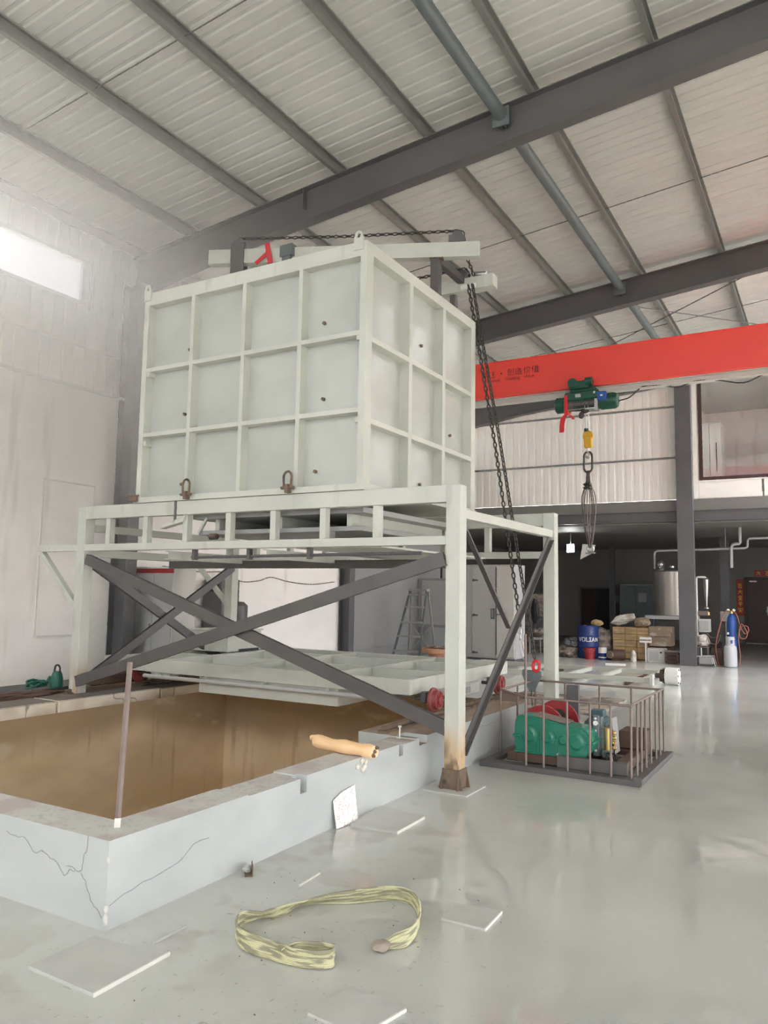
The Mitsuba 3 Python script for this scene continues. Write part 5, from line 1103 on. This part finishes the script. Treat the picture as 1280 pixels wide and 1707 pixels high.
part(k, 'shaft', tube([(13.5, -0.20, 0.17), (13.5, -0.10, 0.17)], 0.05, 10), 'm_dark')
single('steel_plate', bx(8.6, 10.6, -0.2, 1.6, 0.001, 0.02), 'm_rag', 'flat dark sheet on the floor behind the far right post', 'plate')
single('white_offcut', turn(bx(17.3, 17.36, 1.35, 1.85, 0.001, 0.03), 14, at=(17.3, 1.6, 0)), 'm_white', 'white strip lying on the floor in front of the carton stack', 'offcut')

# ================================================================== DARK STOREY AT THE FAR END
k = thing('oil_drum', 'blue steel oil drum with white lettering at the far end', 'drum')
dx, dy = 19.0, 2.76
part(k, 'shell', lathe([(0, 0), (0.285, 0), (0.292, 0.012), (0.285, 0.025), (0.285, 0.29), (0.296, 0.305), (0.285, 0.32), (0.285, 0.58), (0.296, 0.595), (0.285, 0.61), (0.285, 0.87), (0.292, 0.885), (0.285, 0.895), (0.27, 0.88), (0, 0.878)], (dx, dy, 0), n=36), 'm_blue', smooth=35)
def on_drum(text, h, z, a0):
    m = meshkit.text_mesh(text, h, 0.004, bold=True); m = m.subdivide_to_size(0.03) if hasattr(m, 'subdivide_to_size') else m
    v = np.array(m.vertices); w = v[:, 0].max() - v[:, 0].min(); a = a0 + (v[:, 0] - v[:, 0].min() - w / 2) / 0.287; r = 0.286 + v[:, 2]
    m.vertices = np.stack([dx + r * np.cos(a), dy + r * np.sin(a), z + v[:, 1]], 1); return m
a0 = math.atan2(-3.28 - dy, -2.88 - dx)
part(k, 'lettering', on_drum('VOLIAN', 0.115, 0.46, a0 + 0.02), 'm_white', label='white lettering VOLIAN')
for i in range(5): part(k, 'text_line', on_drum('ooooooo'.replace('o', 'I' if i % 2 else 'H'), 0.014, 0.80 - 0.035 * i, a0 + 0.32), 'm_cabinet')
part(k, 'bung', disc((dx - 0.12, dy + 0.05, 0.878), (0, 0, 1), 0.03, 0.02, 12), 'm_steel')
k = thing('bucket', 'red plastic bucket in front of the blue oil drum', 'bucket')
part(k, 'body', lathe([(0, 0), (0.13, 0), (0.155, 0.27), (0.165, 0.275), (0.165, 0.295), (0.15, 0.30), (0, 0.295)], (18.55, 2.60, 0), n=28), 'm_redpaint', smooth=35); part(k, 'handle', tube([(18.55 + 0.16 * math.cos(a) * 0.3 - 0.12, 2.60 + 0.165 * math.cos(a), 0.27 - 0.09 * math.sin(a)) for a in np.linspace(0, math.pi, 10)], 0.006, 6), 'm_steel')
k = thing('bucket', 'small dark pail with a pale lid right of the red bucket', 'bucket')
part(k, 'body', lathe([(0, 0), (0.10, 0), (0.11, 0.18), (0, 0.18)], (18.6, 2.26, 0), n=24), 'm_blue', smooth=35); part(k, 'lid', lathe([(0, 0.18), (0.115, 0.18), (0.11, 0.33), (0, 0.335)], (18.6, 2.26, 0), n=24), 'm_white', smooth=35); part(k, 'band', lathe([(0.105, 0.05), (0.112, 0.05), (0.113, 0.085), (0.105, 0.085)], (18.6, 2.26, 0), n=24), 'm_white')
for i, (y, z, r, m_, lab, cat_) in enumerate(((3.30, 0.0, (0.32, 0.30, 0.22), 'm_rag', 'heap of crumpled sacks left of the blue drum', 'sacks'), (3.22, 0.28, (0.28, 0.22, 0.17), 'm_dark', 'dark rag bundle on top of the sack heap left of the blue drum', 'rags'), (3.42, 0.10, (0.16, 0.14, 0.10), 'm_wrap', 'reddish sack at the foot of the heap near the far right post', 'sack'))):
    single('sack_heap', blob((18.95, y, z + r[2] * 0.6), r, i + 3, 0.45, 3, flat=-r[2] * 0.6), m_, lab, cat_)
single('scrap_bundle', blob((19.35, 2.42, 0.40), (0.2, 0.24, 0.42), 11, 0.35, 3, flat=-0.40), 'm_rag', 'brown covered bundle standing between the blue drum and the cartons', 'bundle')
single('sack_roll', blob((19.05, 2.52, 0.97), (0.14, 0.17, 0.085), 9, 0.35, 3, flat=-0.09), 'm_carton', 'olive sack roll lying on top of the blue oil drum', 'sack')
single('tyre', lathe([(0.09, 0), (0.19, 0), (0.21, 0.03), (0.21, 0.12), (0.19, 0.15), (0.09, 0.15)], (18.85, 2.10, 0), n=24), 'm_black', 'black tyre lying by the small pail', 'tyre', smooth=40)
# carton stack: three rows high
rows = [(0.02, 0.34), (0.345, 0.52), (0.525, 0.69), (0.695, 0.875)]
cols = [(1.785, 2.115), (1.46, 1.775), (1.15, 1.45)]
names = ['bottom', 'second', 'third', 'top']
for r_, (z0, z1) in enumerate(rows):
    for c_, (y0, y1) in enumerate(cols):
        if r_ == 0 and c_ > 0: pass
        o = RNG.normal(0, 0.012)
        k = thing('carton', f'brown cardboard carton, {names[r_]} row of the stack, {["left", "middle", "right"][c_]} column', 'carton', group='cartons stacked at the far end')
        part(k, 'box', bx(19.15 + o, 19.55 + o, y0, y1, z0, z1, 0.006), 'm_carton'); part(k, 'tape', bx(19.147 + o, 19.15 + o, y0 + 0.01, y1 - 0.01, z0 + (z1 - z0) * 0.42, z0 + (z1 - z0) * 0.62), 'm_wrap')
single('pallet', cat([bx(19.10, 19.60, y, y + 0.12, 0, 0.02) for y in (1.16, 1.5, 1.95)]), 'm_brown', 'low boards under the carton stack', 'pallet')
k = thing('carton', 'large film-wrapped carton at the right end of the stack', 'carton')
def lumpy(m, amp, f, seed):
    m = m.subdivide().subdivide().subdivide(); v = np.array(m.vertices); c = v.mean(0); n_ = (v - c) / np.linalg.norm(v - c, axis=1, keepdims=True); m.vertices = v + n_ * (amp * (meshkit.fbm(v * f, 3, seed) - 0.5))[:, None]; return m
part(k, 'box', lumpy(bx(19.1, 19.65, 0.57, 1.13, 0.40, 0.92), 0.05, 5, 4), 'm_wrap', smooth=25); part(k, 'seam', bx(19.06, 19.10, 0.60, 1.10, 0.655, 0.665), 'm_brown')
single('wooden_case', bx(19.12, 19.6, 0.58, 1.12, 0.0, 0.385, 0.005), 'm_brown', 'dark wooden case under the film-wrapped carton', 'case')
k = thing('packing_bag', 'crumpled silvery plastic bag lying on top of the carton stack', 'bag')
part(k, 'bag', turn(lumpy(blob((19.35, 1.85, 1.09), (0.20, 0.34, 0.13), 3, 0.35, 2), 0.06, 9, 3), -18, (1, 0, 0), (19.35, 1.85, 1.09)), 'm_bag', smooth=20); part(k, 'brown_end', lumpy(blob((19.35, 1.36, 1.02), (0.18, 0.22, 0.14), 5, 0.3, 2, flat=-0.13), 0.04, 9, 5), 'm_wrap', smooth=20, label='brown end of the bag')
k = thing('pump_motor', 'brown rusty pump motor on the floor in front of the cartons', 'motor')
part(k, 'body', disc((18.5, 1.98, 0.16), (0.35, -1, 0), 0.145, 0.34, 24, 0.02), 'm_brown', smooth=35); part(k, 'end_ring', disc((18.46, 2.0, 0.16), (-1, 0.1, 0), 0.10, 0.10, 24, 0.01), 'm_rod', smooth=35); part(k, 'end_cap', disc((18.36, 2.0, 0.16), (-1, 0.1, 0), 0.055, 0.03, 16), 'm_rust'); part(k, 'foot', bx(18.45, 18.65, 1.72, 1.98, 0, 0.04), 'm_brown')
single('steel_bottle', lathe([(0, 0), (0.07, 0), (0.075, 0.01), (0.075, 0.20), (0.05, 0.26), (0.03, 0.30), (0, 0.30)], (18.55, 1.43, 0), n=20), 'm_bag', 'short pale cylinder on the floor between the motor and the white sign', 'cylinder', smooth=35)
k = thing('stand_sign', 'small white sign board on a thin white post in front of the cartons', 'sign')
part(k, 'post', bx(18.55, 18.575, 1.095, 1.125, 0, 0.52), 'm_white'); part(k, 'board', bx(18.54, 18.555, 0.955, 1.265, 0.51, 0.66, 0.003), 'm_white'); part(k, 'stripe', bx(18.537, 18.54, 0.96, 1.26, 0.565, 0.595), 'm_rod', label='dark printed line'); part(k, 'foot', disc((18.56, 1.11, 0), (0, 0, 1), 0.10, 0.015, 16), 'm_grey')
k = thing('switch_box', 'pale square steel box on the floor right of the white sign', 'box')
part(k, 'body', bx(18.62, 18.95, 0.64, 1.09, 0, 0.37, 0.006), 'm_palecab'); part(k, 'knob', disc((18.62, 0.74, 0.27), (-1, 0, 0), 0.025, 0.02, 12), 'm_black'); part(k, 'dent_panel', bx(18.613, 18.62, 0.80, 1.04, 0.05, 0.30), 'm_cabinet')
k = thing('slatted_crate', 'brown slatted crate between the pale box and the far column', 'crate')
for z in (0.02, 0.12, 0.22): part(k, 'slat', bx(18.50, 18.515, 0.30, 0.61, z, z + 0.08), 'm_brown')
for y in (0.30, 0.585): part(k, 'corner_post', bx(18.515, 18.545, y, y + 0.03, 0, 0.30), 'm_wrap')
part(k, 'load', bx(18.55, 18.85, 0.31, 0.61, 0, 0.27), 'm_brown'); part(k, 'lid', bx(18.49, 18.87, 0.29, 0.625, 0.30, 0.325), 'm_rag')

# stainless tank on its platform
k = thing('steel_tank', 'stainless steel tank on a platform behind the far column', 'tank')
tc = (20.6, 0.74)
part(k, 'shell', lathe([(0, 1.20), (0.54, 1.20), (0.55, 1.22), (0.55, 2.44), (0.53, 2.47), (0.30, 2.55), (0, 2.57)], (*tc, 0), n=48), 'm_stainless', smooth=30)
part(k, 'platform', bx(19.95, 21.2, 0.12, 1.40, 1.10, 1.20, 0.004), 'm_cabinet')
for x in (20.0, 21.1):
    for y in (0.16, 1.30): part(k, 'leg', bx(x, x + 0.06, y, y + 0.06, 0, 1.10), 'm_dark')
part(k, 'side_hatch', bar((20.12, 0.44, 1.45), (20.12, 0.44, 2.05), rect(0.03, 0.22), (-0.85, -0.5, 0)), 'm_brown'); part(k, 'valve', blob((20.5, 1.05, 2.64), (0.09, 0.10, 0.12), 2, 0.35, 2), 'm_steel'); part(k, 'nozzle', disc((20.55, 0.75, 2.55), (0, 0, 1), 0.08, 0.06, 16), 'm_steel')
part(k, 'riser', tube([(20.5, 1.22, 2.52), (20.5, 1.22, 2.93)], 0.028, 8), 'm_grey')
k = thing('white_pipework', 'pale grey pipe running along the dark storey from the tank to the right', 'pipe')
part(k, 'run', tube([(20.5, 1.22, 2.93), (20.5, 1.20, 3.02), (20.5, 1.12, 3.05), (20.5, -0.05, 3.07), (20.5, -1.18, 3.10), (20.5, -1.24, 3.13), (20.5, -1.25, 3.30), (20.5, -1.30, 3.36), (20.5, -2.4, 3.38)], 0.032, 10), 'm_cabinet', smooth=40)
for y in (0.5, -0.7): part(k, 'hanger', bx(20.49, 20.51, y, y + 0.02, 3.10, 3.66), 'm_grey')
k = thing('white_pipework', 'short pale pipe dropping from the soffit left of the brown door', 'pipe')
part(k, 'drop', tube([(20.3, -0.85, 2.55), (20.3, -0.85, 3.10), (20.3, -0.89, 3.18), (20.3, -0.98, 3.21), (20.3, -1.05, 3.21), (20.3, -1.08, 3.25), (20.3, -1.08, 3.66)], 0.045, 10), 'm_cabinet', smooth=40)
k = thing('pipe_separator', 'bright stainless pipe stand with a tapered hanging cone right of the far column', 'pipework')
part(k, 'upright', tube([(19.0, -0.12, 0.0), (19.0, -0.12, 2.22), (19.0, -0.15, 2.26), (19.0, -0.34, 2.26), (19.0, -0.37, 2.2)], 0.028, 10), 'm_white', smooth=40)
part(k, 'cone', lathe([(0.02, 1.42), (0.06, 1.44), (0.06, 1.47), (0.025, 1.50), (0.028, 1.60), (0.065, 2.02), (0.075, 2.20), (0.03, 2.24)], (19.0, -0.36, 0), n=20), 'm_stainless', smooth=40); part(k, 'elbow_box', bx(18.95, 19.1, -0.40, -0.16, 1.26, 1.38, 0.01), 'm_rod'); part(k, 'spring', disc((19.0, -0.40, 1.27), (0, 0, 1), 0.04, 0.08, 12), 'm_brass')
k = thing('valve_box', 'pale grey box on a stand right of the far column above the white bag', 'box')
part(k, 'body', bx(18.95, 19.2, -0.43, -0.16, 0.83, 1.17, 0.006), 'm_palecab'); part(k, 'stand', bx(19.0, 19.15, -0.38, -0.20, 0.0, 0.83), 'm_dark'); part(k, 'cover', bx(18.94, 18.95, -0.40, -0.19, 0.87, 1.13), 'm_cabinet')
single('white_bag', lumpy(blob((18.85, -0.26, 0.62), (0.14, 0.18, 0.15), 6, 0.35, 2), 0.05, 9, 2), 'm_bag', 'crumpled white plastic bag right of the far column', 'bag', smooth=20)
single('bag_stool', cat([bx(18.72, 18.98, -0.42, -0.10, 0.44, 0.47)] + [bx(x, x + 0.03, y, y + 0.03, 0.0, 0.44) for x in (18.73, 18.93) for y in (-0.41, -0.14)]), 'm_rod', 'small steel stool under the white plastic bag', 'stool')
k = thing('floor_pump', 'low grey machine in a tube frame between the far column and the gas cylinders', 'machine')
part(k, 'body', bx(18.35, 18.6, -0.56, -0.22, 0.05, 0.22, 0.02), 'm_grey'); part(k, 'drum', disc((18.45, -0.60, 0.16), (0, 1, 0), 0.08, 0.10, 16), 'm_rod')
part(k, 'frame', tube([(18.3, -0.14, 0.012), (18.3, -0.16, 0.24), (18.3, -0.56, 0.26), (18.3, -0.62, 0.012)], 0.014, 8), 'm_cabinet', smooth=40); part(k, 'frame', tube([(18.62, -0.14, 0.012), (18.62, -0.16, 0.24), (18.62, -0.56, 0.26), (18.62, -0.62, 0.012)], 0.014, 8), 'm_cabinet', smooth=40); part(k, 'standpipe', tube([(18.5, -0.27, 0.22), (18.5, -0.27, 0.45)], 0.02, 8), 'm_cabinet')
single('red_chest', bx(18.85, 19.3, -0.72, -0.45, 0.0, 0.44, 0.01), 'm_brown', 'dark red chest behind the low grey machine', 'chest')
k = thing('gas_cylinder', 'squat grey gas cylinder with a collar in front of the blue one', 'gas cylinder')
part(k, 'body', lathe([(0.10, 0), (0.145, 0.02), (0.155, 0.06), (0.155, 0.42), (0.14, 0.52), (0.07, 0.585), (0, 0.60)], (18.5, -0.955, 0), n=32), 'm_gascyl', smooth=35)
part(k, 'collar', lathe([(0.095, 0.56), (0.105, 0.56), (0.105, 0.76), (0.095, 0.76)], (18.5, -0.955, 0), n=24), 'm_gascyl', smooth=35); part(k, 'valve', bx(18.46, 18.54, -1.0, -0.92, 0.59, 0.70, 0.01), 'm_brass'); part(k, 'label', bar((18.39, -1.00, 0.60), (18.39, -1.00, 0.68), rect(0.05, 0.004), (-1, -0.3, 0)), 'm_plateblue')
k = thing('gas_cylinder', 'tall blue gas cylinder with red hoses behind the squat grey one', 'gas cylinder')
part(k, 'body', lathe([(0.10, 0), (0.112, 0.02), (0.112, 1.12), (0.095, 1.24), (0.05, 1.31), (0.035, 1.34), (0, 1.34)], (18.85, -0.965, 0), n=28), 'm_plateblue', smooth=35); part(k, 'cap', lathe([(0, 1.33), (0.04, 1.33), (0.04, 1.40), (0, 1.41)], (18.85, -0.965, 0), n=14), 'm_brass')
for y in (-0.90, -1.03): part(k, 'gauge', disc((18.81, y, 1.42), (-1, 0, 0), 0.035, 0.03, 14), 'm_white')
part(k, 'tag', bx(18.735, 18.74, -0.91, -0.86, 0.80, 0.86), 'm_white')
hp_ = [(18.78, -0.93, 1.40), (18.74, -0.82, 1.36), (18.70, -0.70, 1.0), (18.66, -0.60, 0.5), (18.62, -0.66, 0.05), (18.50, -0.72, 0.02)]
single('gas_hose', tube(curve(hp_, 8), 0.016, 6), 'm_hose', 'red hose falling to the left of the blue gas cylinder', 'hose', smooth=True)
hp_ = [(18.78, -1.0, 1.40), (18.74, -1.10, 1.30), (18.72, -1.18, 1.0), (18.72, -1.28, 0.84), (18.72, -1.36, 0.90), (18.72, -1.34, 1.02), (18.72, -1.22, 1.02), (18.72, -1.15, 0.90), (18.71, -1.17, 0.74), (18.71, -1.28, 0.72), (18.71, -1.33, 0.86), (18.70, -1.20, 1.08), (18.69, -1.13, 0.72), (18.68, -1.16, 0.3), (18.62, -1.14, 0.02)]
single('gas_hose', tube(curve(hp_, 8), 0.014, 6), 'm_hose', 'looped red hose hanging on the right of the blue gas cylinder', 'hose', smooth=True)
hp_ = [(18.85, -0.36, 0.80), (18.8, -0.52, 0.70), (18.74, -0.70, 0.78), (18.72, -0.62, 0.56), (18.72, -0.45, 0.58), (18.74, -0.40, 0.72)]
single('grey_hose', tube(curve(hp_, 8), 0.011, 6), 'm_rod', 'loop of thin brown hose between the white bag and the blue cylinder', 'hose', smooth=True)
k = thing('junction_box', 'grey electric box on the dim inner column', 'box')
part(k, 'body', bx(23.85, 24.0, -0.40, -0.10, 0.98, 1.30, 0.008), 'm_cabinet'); part(k, 'conduit', tube([(23.93, -0.25, 0.98), (23.93, -0.25, 0.3)], 0.02, 8), 'm_grey')

# rear wall: door with couplets, dim doorway and cabinet
d3 = thing('door_1', 'dark brown double door with gold couplets at the far right', 'door', kind='structure')
DXr = XF - 0.06
part(d3, 'leaf', bx(DXr, XF, -1.28, -0.34, 0.02, 2.44, 0.006), 'm_doorbrown'); part(d3, 'leaf', bx(DXr, XF, -2.24, -1.30, 0.02, 2.44, 0.006), 'm_doorbrown')
part(d3, 'frame_bar', bx(DXr - 0.04, XF, -0.34, -0.26, 0, 2.52), 'm_brown'); part(d3, 'frame_bar', bx(DXr - 0.04, XF, -2.32, -2.24, 0, 2.52), 'm_brown'); part(d3, 'frame_bar', bx(DXr - 0.04, XF, -2.24, -0.34, 2.44, 2.52), 'm_brown')
part(d3, 'threshold', bx(DXr - 0.12, XF, -2.3, -0.28, 0.004, 0.03), 'm_cabinet')
part(d3, 'door_closer', bx(DXr - 0.05, DXr, -0.70, -0.45, 2.34, 2.39), 'm_steel')
h_ = part(d3, 'handle', bx(DXr - 0.04, DXr, -1.10, -1.03, 1.07, 1.42, 0.006), 'm_white', label='bright door handle'); part(h_, 'lever', bx(DXr - 0.07, DXr - 0.04, -1.09, -0.99, 1.22, 1.25), 'm_steel')
GOLD = {'jin': [[(50, 97), (6, 62)], [(50, 97), (94, 62)], [(30, 64), (70, 64)], [(20, 42), (80, 42)], [(50, 64), (50, 6)], [(30, 30), (38, 16)], [(70, 30), (62, 16)], [(8, 5), (92, 5)]],
        'da': [[(8, 64), (92, 64)], [(50, 96), (46, 50), (8, 6)], [(50, 58), (92, 6)]],
        'ji': [[(12, 84), (88, 84)], [(50, 97), (50, 60)], [(24, 60), (76, 60)], [(26, 42), (74, 42), (74, 8), (26, 8), (26, 42)]],
        'ping': [[(14, 90), (86, 90)], [(28, 78), (36, 58)], [(72, 78), (64, 58)], [(6, 46), (94, 46)], [(50, 90), (50, 4)]],
        'an': [[(50, 98), (50, 88)], [(10, 70), (10, 86), (90, 86), (90, 70)], [(46, 78), (28, 36), (80, 6)], [(70, 56), (20, 6)], [(6, 48), (94, 48)]]}
def on_rear(m, y, z, x):
    m = m.copy(); m.apply_transform(np.array([[0, 0, -1, x], [-1, 0, 0, y], [0, 1, 0, z], [0, 0, 0, 1.0]]))
    if m.volume < 0: m.invert()
    return m
k = thing('couplet', 'vertical red couplet with gold characters left of the brown door', 'couplet')
part(k, 'paper', bx(XF - 0.012, XF - 0.002, -0.24, 0.03, 1.05, 2.44), 'm_redpaint')
for i, g_ in enumerate(('ji', 'da', 'jin', 'ping', 'an')): part(k, 'character', on_rear(glyph(GOLD[g_], 0.19, 13), -0.01, 2.10 - 0.235 * i, XF - 0.013), 'm_gold')
k = thing('couplet', 'horizontal red couplet with gold characters above the brown door', 'couplet')
part(k, 'paper', bx(XF - 0.012, XF - 0.002, -1.95, -0.62, 2.56, 2.80), 'm_redpaint')
for i, g_ in enumerate(('da', 'ji', 'ping', 'an')): part(k, 'character', on_rear(glyph(GOLD[g_], 0.18, 13), -0.68 - 0.3 * i, 2.59, XF - 0.013), 'm_gold')
d4 = thing('door_2', 'dim dark doorway leaf in the rear wall behind the oil drum', 'door', kind='structure')
part(d4, 'leaf', bx(XF - 0.05, XF, 4.85, 5.4, 0.02, 2.0), 'm_black'); part(d4, 'leaf', bx(XF - 0.05, XF, 5.42, 6.05, 0.02, 2.0), 'm_doorbrown'); part(d4, 'frame_bar', bx(XF - 0.07, XF, 6.05, 6.12, 0, 2.07), 'm_dark'); part(d4, 'frame_bar', bx(XF - 0.07, XF, 4.78, 4.85, 0, 2.07), 'm_dark'); part(d4, 'frame_bar', bx(XF - 0.07, XF, 4.85, 6.05, 2.0, 2.07), 'm_dark')
single('wall_notice', bx(XF - 0.012, XF - 0.002, 4.40, 4.66, 1.45, 1.75), 'm_grey', 'small grey notice on the rear wall right of the dim doorway', 'notice')
k = thing('cold_cabinet', 'tall dim grey cabinet by the rear wall left of the tank', 'cabinet')
part(k, 'body', bx(28.6, 29.6, 2.85, 4.15, 0.05, 2.20, 0.01), 'm_grey'); part(k, 'door', bx(28.57, 28.6, 3.52, 4.13, 0.1, 2.16, 0.005), 'm_strut'); part(k, 'door', bx(28.57, 28.6, 2.87, 3.50, 0.1, 2.16, 0.005), 'm_strut'); part(k, 'notice', bx(28.56, 28.57, 3.1, 3.4, 1.5, 1.85), 'm_grey'); part(k, 'foot', bx(28.65, 29.55, 2.9, 4.1, 0, 0.05), 'm_dark')
single('storey_post', bx(28.2, 28.4, 4.25, 4.45, 0, 3.66), 'm_dark', 'dark square post left of the dim grey cabinet', 'post')
# chair and clothes seen between the cabinet and the far right post
k = thing('office_chair', 'worn chair with clothes on it seen between the chains and the far right post', 'chair')
part(k, 'seat', bx(19.3, 19.75, 4.22, 4.62, 0.40, 0.48, 0.02), 'm_cabinet'); part(k, 'backrest', bx(19.70, 19.76, 4.24, 4.60, 0.55, 1.0, 0.02), 'm_dark')
for x in (19.32, 19.70):
    for y in (4.24, 4.57): part(k, 'leg', bx(x, x + 0.03, y, y + 0.03, 0, 0.40 if x < 19.5 else 0.56), 'm_cabinet')
single('clothes_heap', blob((19.5, 4.36, 0.62), (0.17, 0.18, 0.14), 4, 0.45, 3, flat=-0.135), 'm_rag', 'crumpled clothes lying on the worn chair', 'clothes')
single('dark_coat', blob((19.72, 4.55, 1.22), (0.06, 0.13, 0.36), 6, 0.3, 3), 'm_black', 'dark coat hanging behind the worn chair', 'coat')
k = thing('light_partition', 'pale low partition behind the chains', 'partition')
part(k, 'board', bx(19.9, 19.95, 4.05, 5.2, 0, 1.75), 'm_rag'); part(k, 'stile', bx(19.88, 19.9, 4.70, 4.78, 0, 1.75), 'm_grey')
# lamps of the storey
k = thing('work_lamp', 'lit white lamp glowing under the mezzanine beside the far right post', 'lamp')
lm = bx(20.45, 20.50, 3.58, 3.80, 3.04, 3.28, 0.02)
scene[numbered(k + '__bulb')] = mikit.ply(lm, 'm_lamp', emitter={'type': 'area', 'radiance': {'type': 'rgb', 'value': [6.0, 6.2, 6.0]}})
part(k, 'housing', bx(20.50, 20.56, 3.56, 3.82, 3.02, 3.30, 0.01), 'm_dark'); part(k, 'stem', tube([(20.53, 3.69, 3.30), (20.53, 3.69, 3.66)], 0.015, 8), 'm_dark')
k = thing('work_lamp', 'unlit lamp with a pale square shade under the mezzanine by the sling end', 'lamp')
part(k, 'shade', gusset((20.30, 3.34, 2.80), (20.42, 2.98, 3.0), (20.50, 2.92, 3.24), (20.36, 3.28, 3.26), (-0.9, -0.3, 0.4), 0.03), 'm_white'); part(k, 'stem', tube([(20.44, 3.10, 3.22), (20.5, 3.10, 3.66)], 0.014, 8), 'm_dark')
# things in the upper room
k = thing('air_unit', 'pale tall cabinet standing in the upper room behind the window', 'cabinet')
part(k, 'body', bx(20.0, 20.7, -0.72, -0.02, 4.28, 6.60, 0.01), 'm_palecab'); part(k, 'door', bx(19.97, 20.0, -0.40, -0.05, 4.34, 6.55, 0.004), 'm_white'); part(k, 'door', bx(19.97, 20.0, -0.70, -0.42, 4.34, 6.55, 0.004), 'm_white'); part(k, 'handle', bx(19.95, 19.97, -0.60, -0.58, 5.2, 6.0), 'm_dark')
single('room_bench', cat([bx(20.6, 21.2, -2.2, -0.9, 4.90, 4.96)] + [bx(x, x + 0.05, y, y + 0.05, 4.28, 4.90) for x in (20.62, 21.13) for y in (-2.18, -0.97)]), 'm_cabinet', 'low bench in the upper room right of the tall pale cabinet', 'bench')
# ================================================================== DUSTY HAZE under the roof by the bright window
HX, HY, HZ = (-3.0, 9.5), (1.6, 6.66), (1.2, 7.30)
gx, gy, gz = np.meshgrid(np.linspace(*HX, 40), np.linspace(*HY, 24), np.linspace(*HZ, 24), indexing='ij')
den = np.exp(-((gx - 3.4) / 3.0) ** 2 - ((gy - 6.9) / 2.3) ** 2 - ((gz - 6.3) / 2.4) ** 2)
edge = np.minimum.reduce([(gx - HX[0]) / 1.5, (HX[1] - gx) / 1.5, (gy - HY[0]) / 1.0, (gz - HZ[0]) / 1.5, np.ones_like(gx)])
den = 1.25 * den * np.clip(edge, 0, 1)
vol = mi.VolumeGrid(np.ascontiguousarray(den.transpose(2, 1, 0)[..., None].astype(np.float32)))
HM = T4().translate([HX[0], HY[0], HZ[0]]).scale([HX[1] - HX[0], HY[1] - HY[0], HZ[1] - HZ[0]])
hz = thing('dust_haze', 'pale dusty haze glowing in the daylight by the strip window of the left wall', 'haze', kind='stuff')
scene[hz] = {'type': 'cube', 'to_world': HM @ T4().translate([0.5, 0.5, 0.5]).scale([0.5, 0.5, 0.5]), 'bsdf': {'type': 'null'},
             'interior': {'type': 'heterogeneous', 'albedo': 0.98, 'scale': 1.0, 'phase': {'type': 'hg', 'g': 0.5},
                          'sigma_t': {'type': 'gridvolume', 'grid': vol, 'to_world': HM, 'filter_type': 'trilinear'}}}
